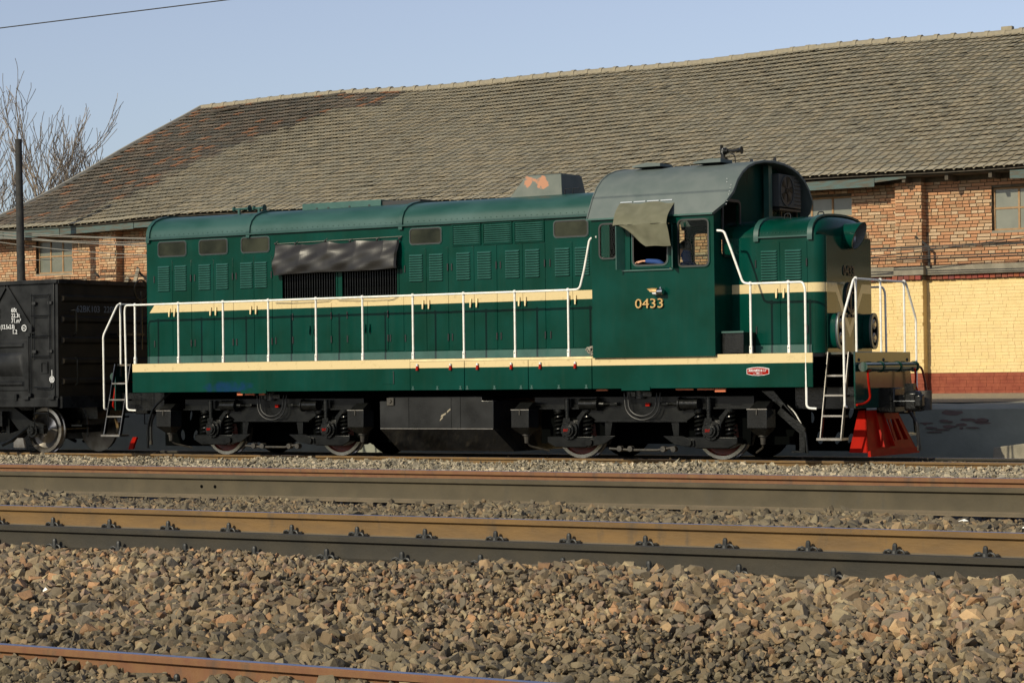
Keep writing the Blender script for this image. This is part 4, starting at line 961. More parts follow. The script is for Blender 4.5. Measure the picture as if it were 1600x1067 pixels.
# roof horn
hn = empty('air_horn', (4.74, -.3, 4.58)); hn.parent = LO
b = MB(); b.box(-.05, .05, -.05, .05, -.02, .10); b.box(-.03, .02, -.03, .03, .08, .17); b.box(-.035, -.02, -.04, .04, .15, .30); b.tube(arc_pts([(.12, 0, .17), (.20, 0, .13), (.21, 0, .0)], .04), .008, 6); b.build('horn_bracket', M['under'], hn)
b = MB(); b.cyl((-.01, 0, .20), (.05, 0, .20), .055, n=16); b.cyl((.05, 0, .20), (.08, 0, .20), .04, n=16); b.cyl((.08, 0, .20), (.28, 0, .20), .018, .026, 14); b.cyl((.28, 0, .20), (.32, 0, .20), .026, .062, 18); b.build('horn_bell', M['under'], hn)
MB().ring(circ(.055, 16, (0, .20)), circ(.04, 16, (0, .20)), 'x', -.004, .010).build('horn_ring', M['print'], hn)
for x, y, h in ((5.15, -.15, .05), (5.38, .2, .09)): MB().prism([(x - .03, 4.58), (x + .03, 4.58), (x + .015, 4.60 + h), (x - .01, 4.60 + h)], 'y', y - .02, y + .02).build('roof_lug', M['under'], LO)
# front of the cab: pillar and air conditioner under the overhang
MB().box(5.24, 5.33, .08, .20, 3.55, 4.55).build('cab_front_pillar', M['louvre'], LO)
ac = empty('air_conditioner', (5.30, .70, 3.92)); ac.parent = LO
MB().box(-.08, .10, -.40, .40, 0, .52).build('cabinet', M['ac'], ac, bevel=.012)
MB().ring(circ(.245, 28, (-.12, .26)), circ(.225, 28, (-.12, .26)), 'x', .10, .115).build('fan_ring', M['ac'], ac, sharp=40)
MB().prism(circ(.225, 28, (-.12, .26)), 'x', .099, .104).build('fan_opening', M['rubber'], ac, sharp=40)
b = MB()
for k in range(5):
    a = 2 * math.pi * k / 5; c_, s_ = math.cos(a), math.sin(a); b.prism([(-.12 + .04 * c_, .28 + .04 * s_), (-.12 + .20 * math.cos(a - .25), .28 + .20 * math.sin(a - .25)), (-.12 + .20 * math.cos(a + .35), .28 + .20 * math.sin(a + .35))], 'x', .105, .110)
b.prism(circ(.05, 12, (-.12, .26)), 'x', .105, .114); b.build('fan', M['bogiegrey'], ac, sharp=0)
b = MB()
for k in range(8): b.box(.101, .108, .16, .40, .05 + k * .06, .06 + k * .06)
b.build('cabinet_grooves', M['bogiegrey'], ac)
MB().box(-.17, .10, -.38, .38, -.05, -.02).build('shelf', M['rubber'], ac)
b = MB(); b.box(-.12, -.08, -.3, -.26, -.25, -.04); b.box(-.12, -.08, .26, .3, -.25, -.04); b.build('shelf_leg', M['rubber'], ac)
# windows of the cab side (near side); far side gets seals too
for sy in (-1, 1):
    yo = -CY - .004 if sy < 0 else CY + .004
    for nm, (x0, x1, z0, z1) in (('window', (3.22, 3.52, 3.12, 3.65)), ('window', (4.60, 5.11, 2.95, 3.65))):
        p = empty('cab_window', (0, 0, 0)); p.parent = LO
        MB().ring(rrect(x0 - .018, x1 + .018, z0 - .018, z1 + .018, .085), rrect(x0 + .012, x1 - .012, z0 + .012, z1 - .012, .06), 'y', yo - .012, yo + .012).build('window_seal', M['rubber'], p, sharp=40)
        MB().ring(rrect(x0 - .026, x1 + .026, z0 - .026, z1 + .026, .09), rrect(x0 - .016, x1 + .016, z0 - .016, z1 + .016, .083), 'y', yo - .014, yo + .010).build('window_frame', M['green'], p, sharp=40)
        MB().prism(rrect(x0 + .005, x1 - .005, z0 + .005, z1 - .005, .06), 'y', yo + .012 * -sy * -1, yo + .017).build('pane', M['glass'], p, sharp=0)
# middle sliding window leaf
sw = empty('sliding_window', (0, 0, 0)); sw.parent = LO
plate('leaf', [(3.71, 2.94), (4.45, 2.94), (4.45, 3.61), (3.71, 3.61)], [rrect(3.80, 4.40, 2.99, 3.55, .08)], -CY + .012, .02, M['green'], sw)
MB().ring(rrect(3.79, 4.41, 2.98, 3.56, .09), rrect(3.815, 4.385, 3.005, 3.535, .07), 'y', -CY + .004, -CY + .016).build('window_seal', M['rubber'], sw, sharp=40)
MB().ring(rrect(3.782, 4.418, 2.972, 3.568, .095), rrect(3.792, 4.408, 2.982, 3.558, .088), 'y', -CY + .0, -CY + .014).build('window_frame', M['louvre'], sw, sharp=40)
MB().box(3.62, 4.50, -CY - .028, -CY + .002, 2.905, 2.925).build('window_ledge', M['louvre'], LO)
# wind deflectors either side of the sliding window
for x, dx, nm in ((3.655, -.07, 1), (4.50, .06, 2)):
    b = MB(); b.hexa([(x, -CY - .004, 2.93), (x + dx, -CY - .15, 2.93), (x + dx + .012, -CY - .15, 2.93), (x + .012, -CY - .004, 2.93), (x, -CY - .004, 3.60), (x + dx, -CY - .15, 3.60), (x + dx + .012, -CY - .15, 3.60), (x + .012, -CY - .004, 3.60)])
    b.build('wind_deflector', M['louvre'], LO)
b = MB(); b.box(3.70, 3.76, -CY - .012, -CY + .005, 2.93, 3.60); b.build('window_guide', M['green'], LO)
text('cab_number', '0433', .205, (3.845, -CY - .022, 2.335), M['brass'], LO, depth=.035, sx=1.24, bold=.0)
# side lamp above the number
sl_ = empty('side_lamp', (4.30, -CY - .10, 2.585)); sl_.parent = LO
b = MB(); b.cyl((-.03, 0, -.01), (.075, 0, -.01), .042, .046, 16); b.sphere((.03, 0, .045), .022, 8, 5); b.build('lamp_body', M['chrome'], sl_)
b = MB()
for t in range(9):
    pass
vis = [[(x, -r * math.sin(a) if False else r * math.cos(a), r * math.sin(a) + z) for a in np.linspace(-.25, math.pi + .25, 12)] for x, r, z in ((-.02, .048, -.005), (-.10, .05, .0), (-.20, .045, -.002))]
vis[2] = [(x + .07 * (1 - max(0, (z + .002) / .045)) , y, z) for x, y, z in vis[2]]
b.sheet(vis); b.build('lamp_visor', M['brass'], sl_, sharp=60); b = MB(); b.cyl((-.10, 0, -.02), (-.03, 0, -.02), .030, .040, 12); b.build('lamp_glass', M['print'], sl_)
MB().cyl((4.32, -CY - .06, 2.57), (4.32, -CY, 2.57), .02, n=8).build('lamp_bracket', M['chrome'], LO)
# exhaust housing and low roof box -------------------------------
b = MB(); b.hexa([(.80, -.40, 4.20), (1.86, -.40, 4.20), (1.86, .40, 4.20), (.84, .40, 4.20), (1.13, -.33, 4.60), (1.80, -.33, 4.60), (1.80, .33, 4.60), (1.13, .33, 4.60)])
m = mat('stack_paint', (0.050, 0.072, 0.060), (0.095, 0.112, 0.092), rough=.55, scale=3, bump=.05)
def rustpatch(t):
    X, Y, Z = objxyz(t); tc = t.nodes.new('ShaderNodeTexCoord'); n = t.nodes.new('ShaderNodeTexNoise'); n.inputs['Scale'].default_value = 7; n.inputs['Detail'].default_value = 6; t.links.new(tc.outputs['Object'], n.inputs['Vector'])
    dx = math_node(t, 'MULTIPLY', math_node(t, 'SUBTRACT', X, 1.36), 3.6); dz = math_node(t, 'MULTIPLY', math_node(t, 'SUBTRACT', Z, 4.475), 8.5)
    r2 = math_node(t, 'ADD', math_node(t, 'MULTIPLY', dx, dx), math_node(t, 'MULTIPLY', dz, dz))
    v = math_node(t, 'ADD', r2, math_node(t, 'MULTIPLY', math_node(t, 'SUBTRACT', n.outputs['Fac'], .5), 7.0))
    return math_node(t, 'MULTIPLY', math_node(t, 'MINIMUM', math_node(t, 'MAXIMUM', math_node(t, 'MULTIPLY', math_node(t, 'SUBTRACT', .55, v), 2.5), 0.0), 1.0), math_node(t, 'LESS_THAN', Y, 0.0))
overlay(m, (0.30, 0.12, 0.05), rustpatch)
b.build('exhaust_housing', m, LO, bevel=.01)
b = MB(); b.box(1.15, 1.78, -.31, .31, 4.595, 4.61); b.build('exhaust_opening', M['rubber'], LO)
b = MB(); b.box(-3.42, -1.74, -.42, .42, 4.20, 4.355); b.build('roof_box', M['louvre'], LO, bevel=.006)
b = MB(); b.box(-1.735, -.95, -.38, .38, 4.20, 4.325); b.build('roof_box', M['rubber'], LO)
for x in (-3.1, -2.85, -2.4, -1.98): MB().cyl((x, -.43, 4.26), (x, -.42, 4.26), .02, n=8).build('box_bolt', M['rubber'], LO)
for x in (1.97, 2.12): MB().tube(arc_pts([(x, -.5, 4.22), (x, -.5, 4.33), (x + .12, -.5, 4.33)], .03), .008, 6).build('roof_handle', M['under'], LO)
# rear horns
for x, L, y in ((-4.86, .34, -.5), (-4.45, .22, -.45)):
    h = empty('air_horn', (x, y, 4.33)); h.parent = LO
    MB().cyl((0, 0, 0), (L - .03, 0, 0), .018, .024, 12).build('horn_tube', M['hoodroof'], h); MB().cyl((L - .04, 0, 0), (L, 0, 0), .03, .062, 18).build('horn_bell', M['hoodroof'], h); MB().cyl((-.03, 0, 0), (0, 0, 0), .04, n=14).build('horn_diaphragm', M['hoodroof'], h)
    MB().box(.08, .12, -.02, .02, -.12, .0).build('horn_foot', M['hoodroof'], h)

# deck and skirts ---------------------------------------------------
SX0, SX1 = -6.41, 6.77
MB().box(SX0 + .01, SX1 - .01, -1.468, 1.468, 1.555, 1.608).build('deck', M['deckplate'], LO)
def skirt(x0, x1, s): return MB().box(x0, x1, min(s * 1.5, s * 1.47), max(s * 1.5, s * 1.47), 1.108, 1.612).build('side_skirt', M['skirt'], LO, bevel=.004)
for s in (-1, 1): skirt(SX0, -.425, s); skirt(3.025, SX1, s)
for s in (-1, 1):
    MB().box(-.42, 3.02, min(s * 1.5, s * 1.47), max(s * 1.5, s * 1.47), 1.575, 1.612).build('skirt_rail', M['cream'], LO)
MB().box(-.42, 3.02, -1.455, -1.44, 1.12, 1.57).build('battery_box_back', M['dark'], LO)
SKD = []
for a, c in [(-.415, .640), (.652, 1.850), (1.862, 3.015)]:
    SKD.append(MB().box(a, c, -1.505, -1.475, 1.108, 1.570).build('skirt_door', M['skirt'], LO, bevel=.003))
for i, x in enumerate((-.26, .39, .91, 1.55, 2.09, 2.73)):
    b = MB(); b.hexa([(x - .02, -1.545, 1.43), (x + .015, -1.545, 1.43), (x + .02, -1.51, 1.43), (x - .015, -1.51, 1.43), (x - .018, -1.535, 1.50), (x + .018, -1.535, 1.50), (x + .018, -1.51, 1.50), (x - .018, -1.51, 1.50)]); b.build('door_catch', M['red'], SKD[i // 2]); MB().cyl((x, -1.53, 1.50), (x, -1.53, 1.535), .016, n=8).build('catch_top', M['print'], SKD[i // 2])
for d, xs_ in enumerate(((-.36, .12, .57), (.70, 1.22, 1.72), (1.92, 2.42, 2.92))):
    for x in xs_:
        b = MB(); b.box(x - .025, x + .025, -1.512, -1.503, 1.115, 1.135); b.box(x - .012, x + .012, -1.512, -1.503, 1.135, 1.165); b.box(x - .022, x + .022, -1.512, -1.503, 1.165, 1.172); b.build('hinge', M['louvre'], SKD[d])
b = MB(); b.box(-.98, -.75, -1.506, -1.498, 1.21, 1.425); b.build('small_hatch', M['green'], LO, bevel=.003)
MB().box(-.752, -.738, -1.512, -1.50, 1.215, 1.42).build('hatch_hinge', M['rubber'], LO)
for x0, x1 in ((-3.95, -3.40), (3.55, 4.05)): MB().box(x0, x1, -1.515, -1.46, 1.078, 1.135).build('lifting_plate', M['green'], LO)
# builder's plate on the skirt
bp = empty('builders_plate', (5.885, -1.502, 1.348)); bp.parent = LO
pl = [(-.185, -.04), (-.185, .04), (-.10, .058), (0, .064), (.10, .058), (.185, .04), (.185, -.04), (.10, -.058), (0, -.064), (-.10, -.058)]
MB().prism(pl, 'y', -.010, 0).build('plate_edge', M['print'], bp, sharp=0)
MB().prism([(a * .955, c * .87) for a, c in pl], 'y', -.014, -.008).build('plate_face', M['red'], bp, sharp=0)
text('plate_words', '资阳内燃机车工厂', .044, (-.155, -.0165, -.004), M['print'], bp, depth=.003, sx=.90, bold=.0006)
text('plate_year', '— 1991 —', .034, (0, -.0165, -.042), M['print'], bp, depth=.003, align='CENTER', bold=.0006)
# folded rag / rope bundle on the deck by the cab: separate thing below

# handrails ----------------------------------------------------------
HR = .0175
def ball(p, r=.033, par=None): return MB().sphere(p, r, 12, 8).build('rail_joint', M['white'], par or LO)
def post(x, y, z1=2.655):
    b = MB(); b.tube([(x, y, 1.66), (x, y, z1)], HR, 10); o = b.build('handrail_post', M['white'], LO)
    b = MB(); b.box(x - .022, x + .022, y - .022, y + .022, 1.612, 1.73); b.build('post_socket', M['white'], o, bevel=.006); b = MB(); b.cyl((x, y - .023, 1.69), (x, y - .027, 1.69), .008, n=8); b.build('socket_bolt', M['rubber'], o)
    ball((x, y, z1), par=o)
PX = [-6.36, -5.36, -4.355, -3.365, -2.35, -1.385, -.37, .625, 1.60, 2.59]
for s in (-1, 1):
    Y = s * 1.475
    for x in PX: post(x, Y)
    for x in (5.76, 6.385): post(x, Y)
    b = MB(); b.tube(arc_pts([(-6.36, Y, 2.655), (2.59, Y, 2.655), (2.80, Y, 2.66), (2.90, s * 1.5, 2.95), (3.02, s * 1.52, 3.44), (3.14, s * 1.53, 3.46), (3.16, s * 1.55, 3.46)], .07), HR, 10); b.build('handrail', M['white'], LO)
    b = MB(); b.tube(arc_pts([(5.24, s * 1.52, 3.47), (5.35, s * 1.51, 3.46), (5.47, s * 1.5, 3.15), (5.64, Y, 2.67), (5.76, Y, 2.655), (6.62, Y, 2.655), (6.655, Y, 2.55), (6.66, s * 1.49, .80), (6.80, s * 1.45, .79)], .07), HR, 10); b.build('handrail', M['white'], LO)
    b = MB(); b.tube(arc_pts([(-6.36, Y, 2.655), (-6.58, Y, 2.655), (-6.60, Y, 2.55), (-6.55, s * 1.49, .80), (-6.38, s * 1.45, .79)], .06), HR, 10); b.build('handrail', M['white'], LO)
for sg in (1, -1):
    X = 7.21 * sg
    for y in (-.91, 0, .91):
        b = MB(); b.tube([(X, y, 1.58), (X, y, 2.70)], HR, 10); o = b.build('handrail_post', M['white'], LO); ball((X, y, 2.70), par=o)
        b = MB(); b.tube([(X + .01 * sg, y, 1.40), (X + .01 * sg, y, 1.60)], .024, 8)
        for dz in (1.42, 1.50): b.sphere((X + .03 * sg, y, dz), .028, 8, 5)
        b.build('post_clamp', M['rubber'], o)
    b = MB(); b.tube(arc_pts([(X, -1.30, .81), (X, -1.36, .82), (X, -1.37, 2.13), (X, -.98, 2.70), (X, .98, 2.70), (X, 1.37, 2.13), (X, 1.36, .82), (X, 1.30, .81)], .06), HR, 10); b.build('handrail', M['white'], LO)
# end platforms, beams and ladders ------------------------------------
for sg in (1, -1):
    f = lambda a: sorted((a[0] * sg, a[1] * sg))
    x0, x1 = f((6.41 if sg < 0 else 6.77, 7.22)); MB().box(x0, x1, -1.04, 1.04, 1.585, 1.618).build('end_deck', M['deckplate'], LO)
    x0, x1 = f((7.215, 7.245)); MB().box(x0, x1, -1.05, 1.05, .78, 1.62).build('end_beam', M['front'], LO, bevel=.01)
    x0, x1 = f((6.2, 7.21)); MB().box(x0, x1, -.90, .90, .78, 1.10).build('draft_box', M['under'], LO)
    for s in (-1, 1):
        ld = empty('ladder', (0, 0, 0)); ld.parent = LO
        xa, xb = (6.84, 7.17) if sg > 0 else (-7.17, -6.80)
        wt = lambda z: s * (1.09 + (1.60 - z) / 1.30 * .32)
        for x in (xa, xb):
            b = MB(); b.hexa([(x - .012, wt(.33) - .03, .33), (x + .012, wt(.33) - .03, .33), (x + .012, wt(.33) + .03, .33), (x - .012, wt(.33) + .03, .33), (x - .012, wt(1.62) - .03, 1.62), (x + .012, wt(1.62) - .03, 1.62), (x + .012, wt(1.62) + .03, 1.62), (x - .012, wt(1.62) + .03, 1.62)]); b.build('stringer', M['steel'] if 0 else M['bogiegrey'], ld)
            b = MB(); b.tube([(x, wt(.33) + s * .03, .33), (x, wt(1.62) + s * .03, 1.62)], .0045, 6); b.build('worn_edge', M['steel'], ld)
        for z in (1.27, .98, .68):
            b = MB(); b.box(xa, xb, min(wt(z) - s * .16, wt(z) + s * .03), max(wt(z) - s * .16, wt(z) + s * .03), z - .02, z + .01); b.build('step', M['bogiegrey'], ld); MB().box(xa, xb, wt(z) + s * .03 - .004, wt(z) + s * .03 + .004, z - .012, z + .013).build('step_edge', M['steel'], ld)
        z = .35; b = MB(); b.box(xa - .05, xb + .02, min(wt(z) - s * .2, wt(z) + s * .05), max(wt(z) - s * .2, wt(z) + s * .05), z - .025, z + .01); b.build('step', M['steel'], ld)
        if sg < 0: MB().tube(arc_pts([(-7.23, s * .55, 1.30), (-7.23, s * 1.02, 1.28), (-7.28, s * 1.06, .85), (-7.26, s * .95, .80)], .06), .018, 8).build('uncoupling_lever', M['red'], LO)
    # uncoupling shaft
    X = 7.34 * sg
    sh = empty('uncoupling_gear', (0, 0, 0)); sh.parent = LO
    for y0, y1 in ((-.98, -.38), (-.34, .28), (.33, .93)):
        b = MB(); b.cyl((X, y0, 1.395), (X, y1, 1.395), .072, n=14); b.build('roller', M['front'], sh)
        b = MB(); b.cyl((X, y1, 1.395), (X, y1 + .05, 1.395), .085, n=14); b.build('collar', M['green'], sh)
    if sg > 0:
        MB().tube(arc_pts([(7.36, -.45, 1.36), (7.38, -.90, 1.35), (7.40, -.94, 1.22), (7.40, -.86, .92), (7.36, -1.0, .85), (7.32, -1.18, .84)], .07), .018, 8).build('lever', M['red'], sh)
        MB().tube(arc_pts([(7.36, .95, 1.41), (7.40, 1.12, 1.38), (7.42, 1.22, 1.1), (7.44, 1.26, .72)], .08), .018, 8).build('lever', M['wheelred'], sh)
        MB().tube([(7.42, .78, 1.37), (7.43, .80, 1.25), (7.43, .78, 1.12), (7.45, .82, 1.0)], .016, 6).build('chain', M['red'], sh)
    # coupler
    cp = empty('coupler', (0, 0, 0)); cp.parent = LO
    L2 = lambda a, c: sorted((a * sg, c * sg))
    x0, x1 = L2(7.2, 7.50); MB().box(x0, x1, -.20, .20, .70, 1.08).build('coupler_pocket', M['under'], cp, bevel=.02)
    x0, x1 = L2(7.4, 7.66); MB().box(x0, x1, -.085, .085, .79, .97).build('shank', M['under'], cp, bevel=.02)
    x0, x1 = L2(7.62, 7.86); MB().box(x0, x1, -.17, .17, .72, 1.03).build('coupler_head', M['under'], cp, bevel=.05)
    x0, x1 = L2(7.80, 7.93); MB().box(x0, x1, -.20, -.06, .78, .98).build('guard_arm', M['under'], cp, bevel=.03)
    b = MB(); b.cyl((7.86 * sg, .10, .74), (7.86 * sg, .10, 1.03), .105, n=20); b.build('knuckle', M['underbrown'], cp, bevel=.01)
    MB().box(*L2(7.44, 7.82), -.20, -.175, .872, .885).build('worn_edge', M['chrome'], cp)
    MB().box(*L2(7.60, 7.74), -.05, .05, 1.02, 1.14).build('lock_lifter', M['under'], cp)
    MB().tube(arc_pts([(7.5 * sg, .35, .72), (7.62 * sg, .36, .55), (7.64 * sg, .38, .18)], .1), .026, 8).build('brake_hose', M['rubber'], LO)
    MB().cyl((7.64 * sg, .38, .20), (7.645 * sg, .385, .12), .034, n=10).build('hose_coupling', M['underbrown'], LO)
# plow at the front
def plow(sg):
    pw = empty('pilot_plow', (0, 0, 0)); pw.parent = LO
    def P(y, z): t = (.74 - z) / .60; return (sg * (7.20 + .17 * t), y, z)
    zt, zb_ = .745, .20
    slots = []
    def Q(u, z): # u in -1..1 across, half width grows downward
        t = (zt - z) / (zt - .10); hw = .58 + .36 * t; return P(u * hw, z)
    b = MB(); us = [-1, -.62, -.30, -.06, .04, .24, .34, .54, .64, .84, 1]
    zs = [zt, .60, .28, .13]
    for i in range(len(us) - 1):
        for j in range(3):
            if j == 1 and i in (4, 6, 8): continue   # open slots
            if j == 1 and i == 1: pass
            q = [Q(us[i], zs[j + 1]), Q(us[i + 1], zs[j + 1]), Q(us[i + 1], zs[j]), Q(us[i], zs[j])]
            b.add(q, [(0, 1, 2, 3)]); q2 = [(x - .02 * sg, y, z) for x, y, z in q]; b.add(q + q2, [(4, 5, 6, 7), (0, 4, 5, 1), (1, 5, 6, 2), (2, 6, 7, 3), (3, 7, 4, 0)])
    b.build('plow_blade', M['red'], pw, sharp=20)
    b = MB(); q0 = [Q(-1, .13), Q(1, .13)]
    b.hexa([(q0[0][0] + .0, q0[0][1], .07), (q0[1][0], q0[1][1], .07), (q0[1][0] + .05 * sg, q0[1][1], .07), (q0[0][0] + .05 * sg, q0[0][1], .07), (q0[0][0], q0[0][1], .15), (q0[1][0], q0[1][1], .15), (q0[1][0] + .04 * sg, q0[1][1], .16), (q0[0][0] + .04 * sg, q0[0][1], .16)]); b.build('plow_lip', M['red'], pw)
    for s in (-1, 1):
        b = MB(); a = Q(s, .13); c = Q(s, zt); b.hexa([a, (a[0] - .30 * sg, a[1], a[2]), (a[0] - .30 * sg, a[1] - s * .02, a[2]), (a[0], a[1] - s * .02, a[2]), c, (c[0] - .12 * sg, c[1], c[2]), (c[0] - .12 * sg, c[1] - s * .02, c[2]), (c[0], c[1] - s * .02, c[2])]); b.build('plow_wing', M['red'], pw)
    for u in (-.45, .0):
        b = MB(); a = Q(u, .20); c = Q(u, zt); b.hexa([(a[0], a[1] - .012, a[2]), (a[0] + .07 * sg, a[1] - .012, a[2]), (a[0] + .07 * sg, a[1] + .012, a[2]), (a[0], a[1] + .012, a[2]), (c[0], c[1] - .012, c[2]), (c[0] + .02 * sg, c[1] - .012, c[2]), (c[0] + .02 * sg, c[1] + .012, c[2]), (c[0], c[1] + .012, c[2])]); b.build('plow_rib', M['red'], pw)
plow(1)
# frame, tank and underfloor clutter -------------------------------
MB().box(-6.3, 6.6, -.55, .55, .95, 1.55).build('main_frame', M['dark'], LO)
MB().box(-6.3, 6.6, -1.44, 1.44, 1.10, 1.13).build('underfloor', M['dark'], LO)
tk = empty('fuel_tank', (0, 0, 0)); tk.parent = LO
ty = 1.27
b = MB()
b.prism([(-1.20, .475), (1.04, .475), (1.04, .93), (.82, .93), (.82, 1.0), (-1.02, 1.0), (-1.02, .93), (-1.20, .93)], 'y', -ty, ty)
b.build('tank_body', M['tank'], tk, bevel=.006)
b = MB(); b.hexa([(-1.13, -.82, .10), (1.15, -.82, .10), (1.15, .82, .10), (-1.13, .82, .10), (-1.20, -ty, .474), (1.04, -ty, .474), (1.04, ty, .474), (-1.20, ty, .474)]); b.build('tank_bottom', M['tank'], tk)
for x in (-.62, .22, .40): MB().box(x - .006, x + .006, -ty - .008, -ty, .48, .985).build('tank_seam', M['tank'], tk)
MB().box(-1.04, -.90, -ty - .03, -ty, .86, .985).build('gauge_bracket', M['underbrown'], tk, bevel=.005)
MB().cyl((-.97, -ty - .05, .93), (-.97, -ty - .03, .93), .03, n=12).build('filler_plug', M['underbrown'], tk)
MB().box(-1.19, 1.03, -ty - .006, -ty - .001, .472, .482).build('worn_edge', M['steel'], tk)
b = MB()
for x, z, a in ((.02, .68, .10), (.14, .75, .07), (.0, .62, .06)): b.hexa([(x, -ty - .003, z - .02), (x + a, -ty - .003, z + .03), (x + a, -ty - .001, z + .05), (x, -ty - .001, z), (x + .01, -ty - .004, z), (x + a, -ty - .004, z + .05), (x + a, -ty - .001, z + .06), (x + .01, -ty - .001, z + .02)])
b.build('paint_splash', M['greywood'], tk)
# near-black machinery boxes added to fill in underframe shade; perforated end aprons
for x0, x1 in ((-5.9, -1.4), (1.35, 5.9)): MB().box(x0, x1, -.30, .30, .22, .96).build('gearbox_shade_filler', M['dark'], LO)
for sg in (-1, 1):
    a, c = sorted((sg * 5.55, sg * (6.75 if sg > 0 else 7.35))); ell = lambda cx, cz, rx, rz, t: [(cx + rx * math.cos(q) * math.cos(t) - rz * math.sin(q) * math.sin(t), cz + rx * math.cos(q) * math.sin(t) + rz * math.sin(q) * math.cos(t)) for q in np.linspace(0, 2 * math.pi, 13)[:-1]]  # rear apron extended so its black stands in for deep shadow
    plate('perforated_apron', [(a, .10), (c, .10), (c, 1.0), (a, 1.0)], [ell(a + .28, .62, .05, .09, .1), ell(a + .42, .30, .055, .10, .1), ell(a + .62, .66, .03, .09, -.2), ell(a + .72, .30, .05, .10, -.3), ell(a + .93, .30, .04, .08, -.4), ell(a + .95, .70, .04, .10, -.3)], .45, .02, M['dark'], LO)
